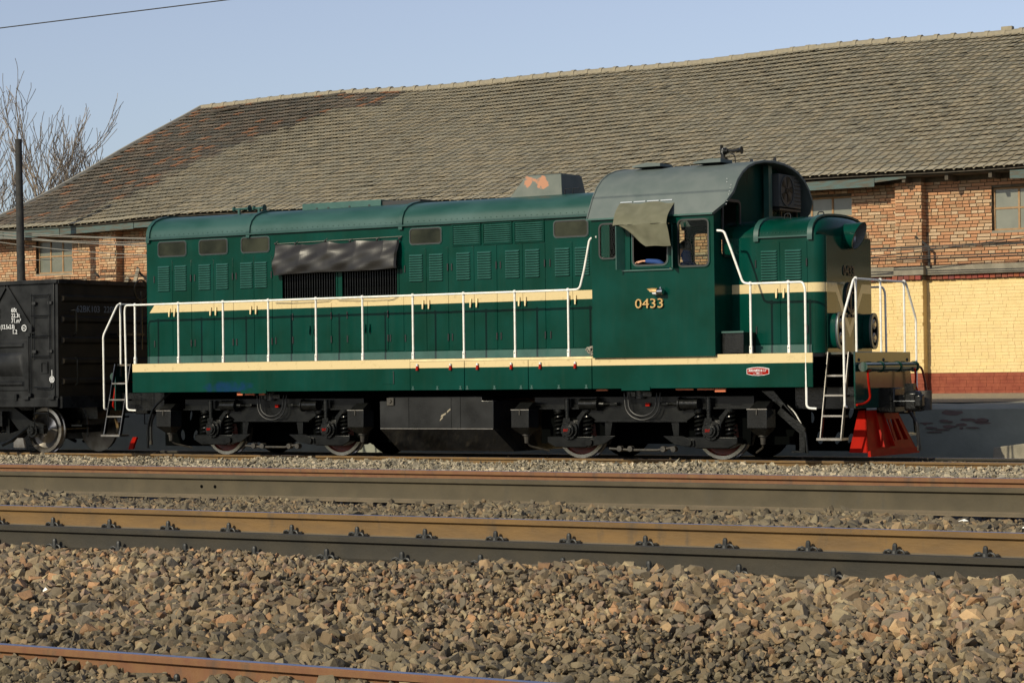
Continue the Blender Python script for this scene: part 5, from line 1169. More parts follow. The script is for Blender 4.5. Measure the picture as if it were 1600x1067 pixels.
# bogies
def bogie(xc):
    B = empty('bogie', (xc, 0, 0)); B.parent = LO
    for s in (-1, 1):
        y0, y1 = sorted((s * .93, s * 1.05))
        def PB(poly, a, c, nm, m='bogiegrey', bev=.006): return MB().prism(poly, 'y', a, c).build(nm, M[m], B, bevel=bev)
        PB([(-1.95, .80), (-1.95, .98), (1.95, .98), (1.95, .80), (1.10, .79), (.80, .60), (-.80, .60), (-1.10, .79)], y0, y1, 'side_frame')
        MB().box(-.82, .82, min(s * 1.05, s * 1.09), max(s * 1.05, s * 1.09), .585, .612).build('frame_flange', M['bogiegrey'], B)
        for e in (-1, 1):
            MB().box(min(e * 1.10, e * 1.95), max(e * 1.10, e * 1.95), min(s * 1.05, s * 1.10), max(s * 1.05, s * 1.10), .785, .81).build('frame_flange', M['bogiegrey'], B)
            # hanger and brake arm
            PB([(e * .52, .59), (e * .66, .59), (e * .66, .37), (e * .56, .37)], y0, y1, 'hanger')
            PB([(e * .42, .37), (e * .76, .37), (e * .96, .31), (e * .97, .22), (e * .90, .20), (e * .62, .24)], s * 1.10 if s > 0 else -1.14, s * 1.14 if s > 0 else -1.10, 'brake_arm')
            MB().cyl((e * .88, s * 1.13, .27), (e * .88, s * 1.18, .27), .055, n=14).build('pivot_pin', M['bogiegrey'], B)
            # brake cylinder
            xa = e * 1.05; xb = e * .74
            b = MB(); b.cyl((xa, s * 1.12, .865), (xb, s * 1.12, .865), .088, n=20); b.build('brake_cylinder', M['under'], B)
            b = MB(); b.cyl((xb, s * 1.12, .865), (xb - e * .025, s * 1.12, .865), .108, n=20); b.cyl((xb - e * .02, s * 1.12, .865), (xb - e * .12, s * 1.12, .865), .045, .035, 12); b.cyl((xb - e * .1, s * 1.12, .865), (xb - e * .28, s * 1.12, .865), .018, n=8); b.build('cylinder_flange', M['under'], B)
            MB().box(min(xb - e * .22, xb - e * .36), max(xb - e * .22, xb - e * .36), s * 1.12 - .02, s * 1.12 + .02, .84, .89).build('clevis', M['bogiegrey'], B, bevel=.01)
        MB().box(-.22, .22, min(s * 1.0, s * 1.12), max(s * 1.0, s * 1.12), .98, 1.05).build('bolster_pad', M['under'], B)
        MB().cyl((.0, s * 1.05, .95), (0, s * 1.05, 1.1), .10, n=14).build('side_bearing', M['under'], B)
        for k, (w_, d) in enumerate(((.30, .42), (.24, .36))):
            pts = [(-w_ - .02, s * 1.16, 1.04)] + [(-w_ * math.cos(a) , s * 1.17, .86 - (d - .18) * math.sin(a)) for a in np.linspace(.1, math.pi - .1, 12)] + [(w_ + .02, s * 1.16, 1.04)]
            MB().tube([(x + .08, y, z) for x, y, z in pts], .011, 7).build('air_hose', M['rubber'], B)
        MB().box(.10, .17, min(s * 1.06, s * 1.1), max(s * 1.06, s * 1.1), .83, .88).build('red_cock', M['red'], B)
        MB().tube([(-.55, s * 1.1, .17), (-.2, s * 1.1, .15), (.3, s * 1.1, .15), (.62, s * 1.1, .2)], .02, 8).build('brake_rod', M['underbrown'], B)
        for x in (-.35, -.16, .42, .6): MB().cyl((x, s * 1.06, .17), (x, s * 1.15, .17), .045, n=12).build('rod_eye', M['underbrown'], B)
        for e in (-1, 1):
            xa = e * 1.257
            ax = empty('axle_box', (xc + xa, s * 1.0, .4575)); ax.parent = LO; ax.name = 'axle_box'
            b = MB(); b.box(-.15, .15, -.10, .10, -.12, .16); b.prism([(-.43, -.20), (-.28, -.275), (.28, -.275), (.43, -.20), (.43, -.10), (-.43, -.10)], 'y', -.11, .09); b.prism([(.13, .05), (.22, .20), (.30, .30), (.24, .34), (.10, .20)], 'y', -.09, -.03); b.build('box_casting', M['bogiegrey'], ax, bevel=.012)
            b = MB(); b.cyl((0, s * .10, 0), (0, s * .155, 0), .150, n=24); b.cyl((0, s * .155, 0), (0, s * .20, 0), .115, .105, 24)
            for k in range(8): a = 2 * math.pi * k / 8; b.cyl((.132 * math.cos(a), s * .15, .132 * math.sin(a)), (.132 * math.cos(a), s * .172, .132 * math.sin(a)), .013, n=6)
            b.build('box_cover', M['under'], ax, bevel=.004); MB().cyl((0, s * .20, 0), (0, s * .225, 0), .070, n=20).build('end_cap', M['under'], ax)
            if s < 0: text('axle_mark', 'SKF', .062, (-.06, -.228, -.022), M['red'], ax, depth=.004, sx=.9)
            for dx in (-.265, .265):
                b = MB(); turns = 6.2; z0, z1 = -.10, .30; N = 90
                pts = [(dx + .072 * math.cos(2 * math.pi * turns * i / N), s * .0 + .072 * math.sin(2 * math.pi * turns * i / N), z0 + (z1 - z0) * i / N) for i in range(N + 1)]
                b.tube(pts, .0165, 6); b.build('coil_spring', M['under'], ax)
                MB().cyl((dx, 0, -.10), (dx, 0, .30), .045, n=10).build('spring_core', M['dark'], ax)
                MB().cyl((dx, 0, .29), (dx, 0, .34), .095, n=16).build('spring_cap', M['bogiegrey'], ax)
            b = MB(); b.cyl((-.03, s * .14, .18), (-.03, s * .14, .49), .037, n=14); b.cyl((-.03, s * .14, .30), (-.03, s * .14, .50), .045, n=14); b.build('damper', M['under'], ax)
            MB().box(-.09, .03, s * .14 - .03, s * .14 + .03, .13, .19).build('damper_foot', M['bogiegrey'], ax)
            # brake rigging plates that cover the upper wheel
            b = MB(); b.prism([(xa - .52, .24), (xa - .34, .24), (xa - .30, .55), (xa + .30, .55), (xa + .34, .24), (xa + .52, .24), (xa + .56, .84), (xa - .56, .84)], 'y', min(s * .80, s * .84), max(s * .80, s * .84)); b.build('brake_rigging', M['dark'], B)
            # wheel
            wl = empty('wheel', (xc + xa, s * .72, .4575)); wl.parent = LO
            R = .4575; b = MB(); n = 48
            pr = [(.05, R), (.055, R - .004), (.055, R - .058)]
            ringp = lambda y, r: [(r * math.cos(2 * math.pi * i / n), s * y, r * math.sin(2 * math.pi * i / n)) for i in range(n + 1)]
            b.mi = 0; b.sheet([ringp(-.05, R + .026), ringp(-.03, R + .02), ringp(-.02, R), ringp(.048, R - .002)])
            b.mi = 1; b.sheet([ringp(.048, R - .002), ringp(.056, R - .010), ringp(.056, R - .058)])
            b.mi = 2; b.sheet([ringp(.056, R - .058), ringp(.010, R - .075), ringp(-.005, .26), ringp(.02, .16), ringp(.05, .12), ringp(.05, .001)]); b.mi = 3; b.sheet([ringp(-.05, R + .026), ringp(-.05, .001)])
            b.build('wheel_disc', [M['steel'], M['tyre'], M['wheelred'], M['dark']], wl, sharp=30)
            # brake shoe
            for e2 in (-1, 1):
                a0 = math.radians(-12 if e2 > 0 else 192)
                b = MB(); b.prism([((R + .035) * math.cos(a), (R + .035) * math.sin(a)) for a in np.linspace(a0 - .25, a0 + .25, 6)] + [((R + .08) * math.cos(a), (R + .08) * math.sin(a)) for a in np.linspace(a0 + .25, a0 - .25, 6)], 'y', s * .0 - .04, .04); b.build('brake_shoe', M['underbrown'], wl)
    for e in (-1, 1):
        MB().cyl((e * 1.257, -.68, .4575), (e * 1.257, .68, .4575), .09, n=14).build('axle', M['under'], B)
        MB().box(e * 1.257 - .3, e * 1.257 + .3, -.5, .5, .2, .75).build('gear_case', M['dark'], B)
    MB().box(-.5, .5, -.93, .93, .6, .95).build('bolster', M['dark'], B)
    # sand boxes at each end
    for e in (-1, 1):
        for s in (-1, 1):
            x = e * 2.16 if not (e > 0 and xc < 0) else 2.02
            if e < 0 and xc > 0: x = -2.02
            sbx = empty('sand_box', (xc + x, s * 1.19, 0)); sbx.parent = LO
            b = MB(); b.box(-.165, .165, -.20, .10, .50, .785); b.build('box_body', M['tank'], sbx, bevel=.006)
            b = MB(); b.hexa([(-.05, -.06, .38), (.06, -.06, .38), (.06, .04, .38), (-.05, .04, .38), (-.165, -.20, .50), (.165, -.20, .50), (.165, .10, .50), (-.165, .10, .50)]); b.build('hopper', M['under'], sbx)
            MB().hexa([(-.13, -.18, .79), (.13, -.18, .79), (.13, .05, .79), (-.13, .05, .79), (-.08, -.05, .90), (.16, -.05, .90), (.16, .05, .90), (-.08, .05, .90)]).build('box_neck', M['bogiegrey'], sbx)
            MB().box(-.07, .07, -.13, -.02, .82, .835).build('box_lid', M['bogiegrey'], sbx)
            MB().box(-.168, .168, -.206, -.19, .778, .79).build('worn_edge', M['steel'], sbx)
            MB().cyl((0, -.206, .785), (0, -.21, .70), .012, n=6).build('lid_catch', M['underbrown'], sbx)
            b = MB(); b.cyl((0, 0, .38), (0, 0, .25), .05, .035, 10); b.cyl((0, 0, .37), (0, 0, .40), .075, n=12); b.tube(arc_pts([(0, 0, .27), (.03 * -e, s * -.05, .2), (-e * .25, s * -.28, .12)], .05), .016, 6); b.build('sand_pipe', M['underbrown'], sbx)
bogie(-3.637); bogie(3.637)
# orange primed ends seen under the skirt, cables and pipes
for x0, x1 in ((-4.10, -3.98), (-3.93, -3.72), (-3.62, -3.50), (3.05, 3.25), (4.45, 4.75), (4.82, 5.1), (5.12, 5.30)): MB().box(x0, x1, -1.43, -1.40, 1.045 if x0 < -3 or x0 > 5.1 else 1.075, 1.11).build('primed_bracket', M['orange'], LO)
b = MB(); b.tube(arc_pts([(-5.75, -1.25, 1.1), (-6.1, -1.3, .85), (-6.22, -1.32, .55), (-6.22, -1.32, .12)], .2), .022, 8); b.build('drain_pipe', M['bogiegrey'], LO)
MB().tube(arc_pts([(5.95, -1.0, .95), (6.25, -1.05, .75), (6.45, -1.1, .45), (6.48, -1.1, .12)], .1), .02, 8).build('drain_pipe', M['bogiegrey'], LO)
for s in (-1,):
    b = MB(); b.hexa([(6.30, -1.12, .62), (6.33, -1.12, .62), (6.33, -1.05, .62), (6.30, -1.05, .62), (5.75, -1.12, 1.05), (5.95, -1.12, 1.05), (5.95, -1.05, 1.05), (5.75, -1.05, 1.05)])
    b.prism([(6.10, .85), (6.45, .50), (6.45, .16), (6.36, .16), (6.36, .42), (6.0, .72)], 'y', -1.12, -1.08); b.box(6.24, 6.46, -1.14, -1.02, .13, .16); b.build('sanding_bracket', M['under'], LO)
for x, z in ((-6.02, .52), (-5.95, .25), (-5.68, .3), (-5.55, .5), (-5.48, .27)):
    pass
MB().prism([(-7.06, .08), (-6.96, .08), (-6.93, .16), (-6.86, .30), (-6.95, .30), (-7.03, .17)], 'y', -.9, -.85).build('guard_iron', M['red'], LO)
# ------------------------------------------------------------------ tarpaulin, canvas, bundle, driver
def cloth_grid(nx, nz, fn):
    return [[fn(i / (nx - 1), j / (nz - 1)) for i in range(nx)] for j in range(nz)]
rt = random.Random(2)
def tarpf(u, v):
    x = -3.55 + u * 2.60; ztop = 3.625 + .012 * math.sin(u * 19) - .02 * abs(math.sin(u * math.pi * 4.5)); zb_ = 3.09 + .05 * u + .012 * math.sin(u * 6)
    z = ztop + (zb_ - ztop) * v
    bul = .05 + .085 * math.sin(min(1, v * 1.0) * math.pi * .62) + .006 * math.sin(u * 31 + v * 5) * v + .007 * math.sin((u * 9 - v * 3) * 2.4) + .007 * math.sin((u * 7 + v * 4) * 3.1)
    fold = .018 * abs(math.sin(u * math.pi * 4.5)) * (1 - v)
    y = -HY - .035 - bul + fold
    if u < .01 or u > .99: y += .03
    return (x + .01 * math.sin(v * 7), y, z)
tp = empty('tarpaulin', (0, 0, 0), label='black vinyl tarpaulin hung over the upper half of the radiator grilles', cat='tarpaulin')
rows = cloth_grid(90, 22, tarpf); rows.append([(x, -HY - .03, z + .02) for x, y, z in rows[-1]])
b = MB(); b.sheet(rows); o = b.build('sheet', M['tarp'], tp, sharp=0); sm = o.modifiers.new('s', 'SOLIDIFY'); sm.thickness = .006
for u in (.0, .17, .42, .62, .83, 1.0):
    x, y, z = tarpf(u, 0); b = MB(); b.sphere((x, y, z + .02), .022, 8, 5); b.tube([(x, y, z + .02), (x + .03, y + .03, z + .06)], .008, 5); b.build('tie', M['rubber'], tp)
b = MB(); b.tube([(-3.58, -HY - .03, 3.645), (-2.2, -HY - .03, 3.655), (-.90, -HY - .03, 3.665)], .005, 5); b.build('tie_wire', M['cable'], tp)
b = MB(); b.tube([(-3.58, -HY - .03, 2.63), (-3.1, -HY - .03, 2.615), (-2.45, -HY - .03, 2.63), (-2.4, -HY - .03, 2.66)], .005, 5); b.tube([(-2.25, -HY - .03, 2.64), (-1.5, -HY - .03, 2.61), (-1.1, -HY - .03, 2.62), (-1.0, -HY - .03, 2.67)], .005, 5); b.build('lower_tie_wire', M['cable'], tp)
# canvas awning over the driver's window
cv = empty('canvas_awning', (0, 0, 0), label='olive canvas sun awning hanging over the driver window of the cab', cat='awning')
A0, A1 = (3.53, -1.44, 3.97), (4.49, -1.44, 3.96); F0, F1 = (3.62, -1.86, 3.60), (4.56, -1.86, 3.60); 
def canf(u, v):
    if v < .55:
        t = v / .55; a = Vector(A0).lerp(Vector(A1), u); c = Vector(F0).lerp(Vector(F1), u); p = a.lerp(c, t); p.y -= .05 * math.sin(t * math.pi); 
        p.x += .0
    else:
        t = (v - .55) / .45; c = Vector(F0).lerp(Vector(F1), u); zb_ = 3.60 - (.34 * min(1, max(0, (u - .02) / .50)) if u < .52 else .34) ; lo = Vector((c.x + (.10 - .06 * u), -1.80, zb_ if u > .0 else 3.585)); p = c.lerp(lo, t)
        p.x = c.x + (lo.x - c.x) * t * 1.0
    p.y += .014 * math.sin(u * 17 + v * 3) * v + .010 * math.sin(u * 9 - v * 11); p.z += .008 * math.sin(u * 12)
    return tuple(p)
b = MB(); b.sheet(cloth_grid(34, 30, canf)); o = b.build('cloth', M['canvas'], cv, sharp=0); sm = o.modifiers.new('s', 'SOLIDIFY'); sm.thickness = .004
b = MB()
for k in range(4): b.box(3.545 + k * .235, 3.75 + k * .235, -1.462, -1.440, 3.968, 3.984)
b.build('batten', M['chrome'], cv)
MB().tube([(3.66, -1.56, 3.60), (3.66, -1.85, 3.60), (4.56, -1.85, 3.60), (4.56, -1.56, 3.60)], .008, 6).build('rod', M['under'], cv)
# rope bundle
rb_ = MB(); rr3 = random.Random(6)
for k in range(9):
    c = Vector((2.95 + rr3.uniform(-.03, .03), -1.30, 1.70)); a0 = rr3.uniform(0, 6.28); pts = []
    for i in range(14):
        a = a0 + i * .5; pts.append((c.x + (.07 + .04 * math.sin(i * 1.3 + k)) * math.cos(a), c.y + .05 * math.sin(a * 1.7 + k), c.z + .055 * math.sin(a) * (1 + .2 * math.sin(k))))
    rb_.tube(pts, .013, 5)
rb_.build('rag_bundle', M['rope'], sharp=0, label='grey knotted bundle of rags stuffed on the walkway against the cab', cat='rag bundle')
# driver -------------------------------------------------------------
def skin_body(name, joints, edges, radii, m, parent, sub=2, root=0):
    me = bpy.data.meshes.new(name); me.from_pydata(joints, edges, []); me.materials.append(m)
    o = bpy.data.objects.new(name, me); COL.objects.link(o); o.parent = parent
    sk = o.modifiers.new('skin', 'SKIN'); me.skin_vertices.new(name='') if not me.skin_vertices else None
    for i, r in enumerate(radii):
        r = r if isinstance(r, tuple) else (r, r); me.skin_vertices[0].data[i].radius = r
    me.skin_vertices[0].data[root].use_root = True
    ss = o.modifiers.new('sub', 'SUBSURF'); ss.levels = sub; ss.render_levels = sub; me.shade_smooth(); return o
per = empty('person', (4.33, -1.02, 1.70), label='driver in a blue jacket sitting in the cab, forearm on the window sill', cat='person')
px_, py_, pz_ = 4.45, -1.02, 1.70
def LP(x, y, z): return (x - px_, y - py_, z - pz_)
# trunk, neck, head, legs, both arms in one surface
J = [LP(4.62, -1.00, 2.36), LP(4.64, -1.00, 2.60), LP(4.60, -1.00, 2.88), LP(4.58, -1.00, 3.02), LP(4.55, -1.00, 3.14), LP(4.53, -1.00, 3.27), LP(4.54, -1.00, 3.36),
     LP(4.58, -1.19, 2.96), LP(4.46, -1.36, 2.86), LP(4.34, -1.46, 3.035), LP(4.10, -1.50, 3.06),      # near arm
     LP(4.60, -.81, 2.96), LP(4.45, -.72, 2.74), LP(4.22, -.78, 2.78),                              # far arm
     LP(4.56, -1.12, 2.30), LP(4.12, -1.14, 2.30), LP(4.08, -1.12, 1.82), LP(4.58, -.88, 2.30), LP(4.12, -.86, 2.30), LP(4.08, -.88, 1.82), LP(3.92, -1.12, 1.76), LP(3.92, -.88, 1.76)]
Eg = [(0, 1), (1, 2), (2, 3), (3, 4), (4, 5), (5, 6), (2, 7), (7, 8), (8, 9), (9, 10), (2, 11), (11, 12), (12, 13), (0, 14), (14, 15), (15, 16), (0, 17), (17, 18), (18, 19), (16, 20), (19, 21)]
Rd = [(.16, .13), (.15, .12), (.17, .12), .065, .085, .098, .06, .075, .058, .048, .036, .075, .055, .04, .09, .065, .045, .09, .065, .045, .04, .04]
skin_body('body', J, Eg, Rd, M['blue'], per)
# face, hair and hand in skin tone
b = MB(); b.sphere(LP(4.515, -1.00, 3.23), .098, 16, 12, (1.0, .86, 1.22)); b.sphere(LP(4.415, -1.00, 3.215), .018, 8, 6, (1, .7, 1.3))
for s in (-1, 1): b.sphere(LP(4.525, -1.0 + s * .088, 3.22), .022, 8, 6, (.8, .4, 1.3))
b.build('face', M['skin'], per)
b = MB()
for s in (-1, 1): b.sphere(LP(4.425, -1.0 + s * .034, 3.245), .011, 8, 5)
b.box(*sorted((4.412 - px_, 4.42 - px_)), -1.025 - py_, -.975 - py_, 3.155 - pz_, 3.163 - pz_)
b.build('eyes_and_mouth', M['rubber'], per)
b = MB(); b.sphere(LP(4.54, -1.0, 3.275), .104, 16, 10, (1.0, .92, 1.0)); b.build('hair', M['rubber'], per)
b = MB(); b.cyl(LP(4.66, -1.0, 1.70), LP(4.66, -1.0, 2.16), .04, n=10); b.box(4.42 - px_, 4.86 - px_, -1.22 - py_, -.78 - py_, 2.14 - pz_, 2.22 - pz_); b.box(4.80 - px_, 4.88 - px_, -1.20 - py_, -.80 - py_, 2.22 - pz_, 2.75 - pz_)
seat = b.build('driver_seat', M['rubber'], LO); seat.location = (px_ - .12, py_, pz_)
hand = empty('hand', LP(4.10, -1.50, 3.055)); hand.parent = per
W = (0, 0, 0)
chains = []
def fing(y0, L, drop, r):
    return [(0, 0, 0), (-.045, y0 * .6, .002), (-.088, y0, -.004), (-.088 - L * .42, y0 * 1.15, -.012 - drop * .3), (-.088 - L * .75, y0 * 1.25, -.012 - drop * .7), (-.088 - L, y0 * 1.28, -.012 - drop)]
Jh = [(0.035, 0, 0), (0, 0, 0), (-.045, 0, .002), (-.082, 0, -.002)]; Eh = [(0, 1), (1, 2), (2, 3)]; Rh = [(.030, .022), (.030, .018), (.040, .016), (.040, .014)]
skin_body('palm', Jh, Eh, Rh, M['skin'], hand)
for y0, L, d in ((-.030, .070, .030), (-.010, .080, .032), (.011, .074, .034), (.030, .058, .034)):
    P = [(-.050, y0 * .8, 0), (-.086, y0, -.004), (-.086 - L * .42, y0 * 1.15, -.010), (-.086 - L * .75, y0 * 1.2, -.012 - d * .5), (-.086 - L, y0 * 1.2, -.012 - d)]
    skin_body('finger', P, [(0, 1), (1, 2), (2, 3), (3, 4)], [.0095, .0095, .009, .0082, .007], M['skin'], hand)
skin_body('thumb', [(-.02, -.022, -.004), (-.045, -.045, -.012), (-.075, -.055, -.020), (-.10, -.052, -.028)], [(0, 1), (1, 2), (2, 3)], [.012, .0115, .0105, .0085], M['skin'], hand)

# ------------------------------------------------------------------ freight wagon
WG = empty('freight_wagon', (-14.7, 0, 0), label='black open freight wagon with white load markings coupled behind the locomotive', cat='wagon')
WX = -14.7; WR = -8.20 - WX; WL = -WR; WYs = 1.50
def wgb(b, nm, m, par=WG, **kw): return b.build(nm, M[m], par, **kw)
zf, zt = 1.0, 3.10
for s in (-1, 1):
    y0, y1 = sorted((s * (WYs - .02), s * (WYs - .03)))
    wgb(MB().box(WL, WR, y0, y1, zf, zt), 'side_plate', 'wagon')
    a, c = sorted((s * (WYs - .03), s * (WYs + .03))); wgb(MB().box(WL - .02, WR + .02, a, c, zt, zt + .075), 'top_chord', 'wagon', bevel=.008)
    a, c = sorted((s * (WYs - .05), s * (WYs + .01))); wgb(MB().box(WL, WR, a, c, .86, 1.02), 'side_sill', 'wagon', bevel=.006)
    xs = np.arange(WR - .12, WL, -1.48)
    for i, x in enumerate(xs):
        a, c = sorted((s * WYs, s * (WYs + .01) - s * .02)); wgb(MB().box(x - .05, x + .05, min(s * 1.47, s * 1.505), max(s * 1.47, s * 1.505), .98, zt), 'stake', 'wagon', bevel=.006)
    # end panel frame next to the corner, diagonals
    for k in range(0, 6):
        xr = WR - .62 - k * 2.1
        if xr - 2 < WL: break
        for x0, x1 in ((xr - .02, xr - .62), (xr - .75, xr - 1.35)):
            up, lo = (xr - .63, zt), ((xr - .0) if x0 == xr - .02 else (xr - 1.28), 2.30)
        for lo_x in (xr + .02, xr - 1.30):
            ux = xr - .64; d = Vector((lo_x - ux, 0, 2.25 - zt)).normalized() * .035; n2 = Vector((-d.z, 0, d.x))
            b = MB(); b.prism([(ux + n2.x, zt + n2.z * .2), (ux - n2.x, zt - n2.z * .2), (lo_x - n2.x, 2.25 - n2.z), (lo_x + n2.x, 2.25 + n2.z)], 'y', min(s * 1.475, s * 1.515), max(s * 1.475, s * 1.515)); wgb(b, 'brace', 'wagon')
        # pressed side door
        dx0, dx1 = xr - 1.42, xr - .10
        dr = empty('side_door', (0, 0, 0)); dr.parent = WG
        for (zz0, zz1, pr) in ((1.16, 2.10, .012),):
            wgb(MB().box(dx0, dx1, min(s * 1.48, s * (1.49 + pr)), max(s * 1.48, s * (1.49 + pr)), zz0, zz1), 'door_plate', 'wagon', par=dr, bevel=.01)
        for (a_, c_, z0_, z1_) in ((dx0 + .1, dx1 - .1, 1.24, 1.34), (dx0 + .1, dx1 - .1, 1.94, 2.04)):
            b = MB(); b.hexa([(a_, s * 1.50, z0_), (c_, s * 1.50, z0_), (c_, s * 1.50, z1_), (a_, s * 1.50, z1_), (a_ + .03, s * 1.535, z0_ + .03), (c_ - .03, s * 1.535, z0_ + .03), (c_ - .03, s * 1.535, z1_ - .03), (a_ + .03, s * 1.535, z1_ - .03)]); wgb(b, 'pressing', 'wagon', par=dr)
        b = MB(); b.hexa([(dx0 + .12, s * 1.50, 1.42), (dx1 - .12, s * 1.50, 1.42), (dx1 - .12, s * 1.50, 1.86), (dx0 + .12, s * 1.50, 1.86), (dx0 + .2, s * 1.54, 1.50), (dx1 - .2, s * 1.54, 1.50), (dx1 - .2, s * 1.54, 1.78), (dx0 + .2, s * 1.54, 1.78)]); wgb(b, 'pressing', 'wagon', par=dr)
        MB().tube([(dx1 + .03, s * 1.53, 1.0), (dx1 + .03, s * 1.53, 2.18)], .014, 8).build('locking_bar', M['wagon'], dr)
        for z in (1.08, 2.18): MB().box(dx1 - .03, dx1 + .10, min(s * 1.5, s * 1.56), max(s * 1.5, s * 1.56), z - .03, z + .03).build('bar_keeper', M['wagon'], dr)
        for x in (dx0 + .25, dx1 - .3): MB().box(x - .03, x + .03, min(s * 1.48, s * 1.54), max(s * 1.48, s * 1.54), .98, 1.1).build('hinge', M['wagon'], dr)
    # side ladder at the corner
    ld = empty('ladder', (0, 0, 0)); ld.parent = WG
    lx0, lx1 = WR - .60, WR - .17
    for x in (lx0, lx1): MB().box(x - .012, x + .012, min(s * 1.53, s * 1.545), max(s * 1.53, s * 1.545), 1.75, 2.92).build('stringer', M['wagon'], ld)
    for k in range(4): MB().tube([(lx0, s * 1.545, 1.78 + .37 * k), (lx1, s * 1.545, 1.78 + .37 * k)], .011, 7).build('rung', M['bogiegrey'], ld)
    for z in (1.87, 2.75):
        for x in (lx0 + .05, lx1 + .02): MB().box(x - .05, x + .05, min(s * 1.50, s * 1.54), max(s * 1.50, s * 1.54), z - .025, z + .025).build('ladder_bracket', M['rubber'], ld)
    MB().ring([(WR - .42, 1.47), (WR - .25, 1.47), (WR - .25, 1.68), (WR - .42, 1.68)], [(WR - .40, 1.49), (WR - .27, 1.49), (WR - .27, 1.66), (WR - .40, 1.66)], 'y', min(s * 1.48, s * 1.50), max(s * 1.48, s * 1.50)).build('card_holder', M['wagon'], WG)
    # stirrup step
    b = MB(); b.tube([(WR - .58, s * 1.50, .98), (WR - .58, s * 1.50, .48), (WR - .24, s * 1.50, .48), (WR - .24, s * 1.50, .98)], .012, 6); b.tube([(WR - .58, s * 1.5, .74), (WR - .24, s * 1.5, .74)], .012, 6); b.build('stirrup_step', M['bogiegrey'], WG)
    MB().tube(arc_pts([(WR - .55, s * 1.54, 1.22), (WR - .12, s * 1.55, 1.20), (WR - .10, s * 1.55, 1.30)], .04), .012, 6).build('grab_rod', M['bogiegrey'], WG)
    for x in (WR - .75, WR - .12): MB().box(x - .07, x + .07, min(s * 1.49, s * 1.56), max(s * 1.49, s * 1.56), .99, 1.06).build('tie_down_hook', M['wagon'], WG, bevel=.01)
# ends with horizontal pressings
for e in (-1, 1):
    X = WR if e > 0 else WL
    wgb(MB().box(min(X, X - e * .012), max(X, X - e * .012), -1.47, 1.47, .9, zt), 'end_plate', 'wagonend')
    for z in (1.25, 1.62, 2.0, 2.38, 2.76):
        b = MB(); b.hexa([(X, -1.40, z), (X, 1.40, z), (X, 1.40, z + .14), (X, -1.40, z + .14), (X + e * .045, -1.36, z + .04), (X + e * .045, 1.36, z + .04), (X + e * .045, 1.36, z + .10), (X + e * .045, -1.36, z + .10)]); wgb(b, 'end_corrugation', 'wagonend')
    wgb(MB().box(min(X - e * .05, X + e * .05), max(X - e * .05, X + e * .05), -1.50, 1.50, zt, zt + .075), 'end_chord', 'wagon')
    wgb(MB().box(min(X - e * .02, X + e * .06), max(X - e * .02, X + e * .06), -1.45, 1.45, .84, 1.05), 'headstock', 'wagon')
    wgb(MB().tube([(X + e * .10, -1.15, 1.25), (X + e * .16, -1.15, 1.28), (X + e * .16, -1.15, 1.72), (X + e * .08, -1.12, 1.76)], .014, 7), 'grab_handle', 'bogiegrey')
    wgb(MB().tube(arc_pts([(X + e * .02, -1.2, 2.60), (X + e * .14, -1.15, 2.62), (X + e * .14, -1.15, 2.20), (X + e * .02, -1.1, 2.15)], .03), .014, 7), 'grab_handle', 'bogiegrey')
    wgb(MB().box(min(X + e * .04, X + e * .28), max(X + e * .04, X + e * .28), -.2, .55, 2.16, 2.20), 'end_platform', 'bogiegrey')
    wgb(MB().tube([(X + e * .16, -.9, .30), (X + e * .16, -.9, .62), (X + e * .06, -.9, .84)], .014, 6), 'corner_step', 'bogiegrey'); wgb(MB().box(min(X, X + e * .25), max(X, X + e * .25), -1.15, -.75, .50, .53), 'corner_step', 'bogiegrey')
    wgb(MB().box(min(X, X + e * .32), max(X, X + e * .32), -.11, .11, .78, .98), 'drawbar', 'under', bevel=.02)
    if e < 0: wgb(MB().box(X - .55, X - .3, -.17, .17, .72, 1.02), 'coupler_head', 'under', bevel=.04)
    wgb(MB().cyl((X + e * .14, .62, 1.9), (X + e * .14, .62, 3.0), .018, n=8), 'handbrake_shaft', 'bogiegrey'); wgb(MB().ring(circ(.20, 20, (.62, 3.02)), circ(.175, 20, (.62, 3.02)), 'x', X + e * .13, X + e * .15), 'handbrake_wheel', 'bogiegrey')
text('end_number', '62BK103  2209', .17, (WR + .052, -1.05, 2.585), M['dimprint'], WG, axis='x', depth=.002)
bpy.data.objects['end_number'].data['note'] = 0
wgb(MB().box(WL + .02, WR - .02, -1.45, 1.45, 1.05, 1.09), 'floor', 'wagonend')
wgb(MB().box(WL + .1, WR - .1, -.35, .35, .62, 1.05), 'centre_sill', 'under')
# markings on the near side
ty_ = -1.512
for body, x, z, sz in (('载重', -9.79, 2.605, .085), ('自重', -9.79, 2.505, .085), ('容积', -9.79, 2.405, .085), ('换长', -9.79, 2.205, .085), ('60t', -9.33, 2.602, .112), ('22.3t', -9.33, 2.502, .112), ('71.m³', -9.33, 2.405, .112), ('(12.5x2.8)', -9.60, 2.298, .112), ('1.2', -9.31, 2.202, .112)):
    text('load_marking', body, sz, (x - WX, ty_, z), M['print'], WG, sx=.95 if body[0] != '(' else .78, depth=.002, bold=.0006)
cx_, cz_ = -9.01 - WX, 2.305
mk = empty('railway_mark', (cx_, ty_, cz_)); mk.parent = WG
MB().ring(circ(.060, 24), circ(.047, 24), 'y', -.002, 0).build('ring', M['print'], mk); text('letters', 'MC', .052, (-.036, -.002, -.020), M['print'], mk, depth=.002, sx=.9)
mk = empty('target_mark', (-8.33 - WX, ty_, 1.36)); mk.parent = WG
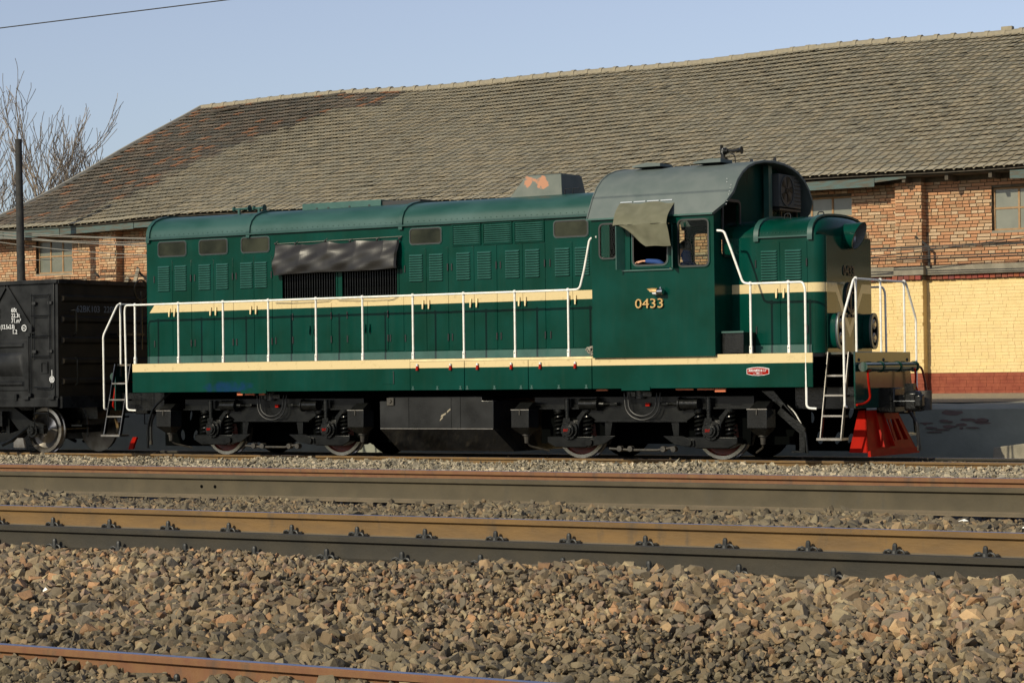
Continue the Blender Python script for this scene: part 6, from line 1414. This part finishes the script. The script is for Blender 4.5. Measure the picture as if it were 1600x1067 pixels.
MB().ring(circ(.06, 20), circ(.048, 20), 'y', -.002, 0).build('ring', M['print'], mk); MB().ring(circ(.034, 16), circ(.022, 16), 'y', -.002, 0).build('ring', M['print'], mk); MB().prism(circ(.012, 8), 'y', -.002, 0).build('dot', M['print'], mk); MB().box(-.006, .006, -.002, 0, .07, .17).build('line', M['print'], mk)
# wagon bogies
def wbogie(xc):
    for s in (-1, 1):
        sf = empty('wagon_bogie_side', (xc, s * 1.02, 0)); sf.parent = WG
        frame = [(-1.12, .36), (-1.12, .52), (-.80, .60), (-.35, .86), (.35, .86), (.80, .60), (1.12, .52), (1.12, .36), (.72, .40), (.40, .20), (-.40, .20), (-.72, .40)]
        plate('side_casting', frame, [[(-.50, .42), (-.26, .66), (-.26, .36)], [(-.18, .36), (.18, .36), (.18, .74), (-.18, .74)], [(.50, .42), (.26, .66), (.26, .36)]], -.05, .10, M['bogiegrey'], sf)
        for e in (-1, 1):
            b = MB(); b.cyl((e * .875, s * .0, .42), (e * .875, s * .10, .42), .125, n=20); b.cyl((e * .875, s * .10, .42), (e * .875, s * .14, .42), .085, .07, 18); b.build('roller_bearing', M['under'], sf)
            for a in (0, 2.1, 4.2): MB().cyl((e * .875 + .04 * math.cos(a), s * .14, .42 + .04 * math.sin(a)), (e * .875 + .04 * math.cos(a), s * .15, .42 + .04 * math.sin(a)), .013, n=6).build('cap_bolt', M['bogiegrey'], sf)
            b = MB(); b.tube([(e * .82, s * .08, .50), (e * .35, s * .07, .24), (e * .1, s * .07, .15)], .035, 8); b.build('truss_bar', M['bogiegrey'], sf)
            wl = empty('wheel', (xc + e * .875, s * .73, .42)); wl.parent = WG
            R = .42; n = 44; ringp = lambda y, r: [(r * math.cos(2 * math.pi * i / n), s * y, r * math.sin(2 * math.pi * i / n)) for i in range(n + 1)]
            b = MB(); b.mi = 1; b.sheet([ringp(-.05, R + .026), ringp(-.03, R + .02), ringp(-.02, R), ringp(.05, R - .002)]); b.mi = 0; b.sheet([ringp(.05, R - .002), ringp(.055, R - .06), ringp(.015, R - .09), ringp(-.01, .25), ringp(.02, .14), ringp(.06, .10), ringp(.06, .001)]); b.sheet([ringp(-.05, R + .026), ringp(-.05, .001)])
            b.build('wheel_disc', [M['steel'] if e > 0 else M['under'], M['steel']], wl, sharp=30)
        for k in range(2):
            N = 60; pts = [((-.09 + .18 * k) + .06 * math.cos(2 * math.pi * 5 * i / N), .06 * math.sin(2 * math.pi * 5 * i / N), .37 + .24 * i / N) for i in range(N + 1)]
            MB().tube(pts, .016, 6).build('coil_spring', M['under'], sf)
        b = MB(); b.prism([(.42, .10), (.42, .20), (.52, .28), (.66, .28), (.70, .10)], 'y', s * .09 - .02, s * .09 + .02); b.build('brake_hanger', M['steel'], sf)
    for e in (-1, 1): MB().cyl((xc + e * .875, -.70, .42), (xc + e * .875, .70, .42), .075, n=12).build('axle', M['under'], WG)
    MB().box(xc - .2, xc + .2, -1.2, 1.2, .5, .78).build('bolster', M['under'], WG)
wbogie(-9.22 - .875 - WX); wbogie(-19.3 - WX)
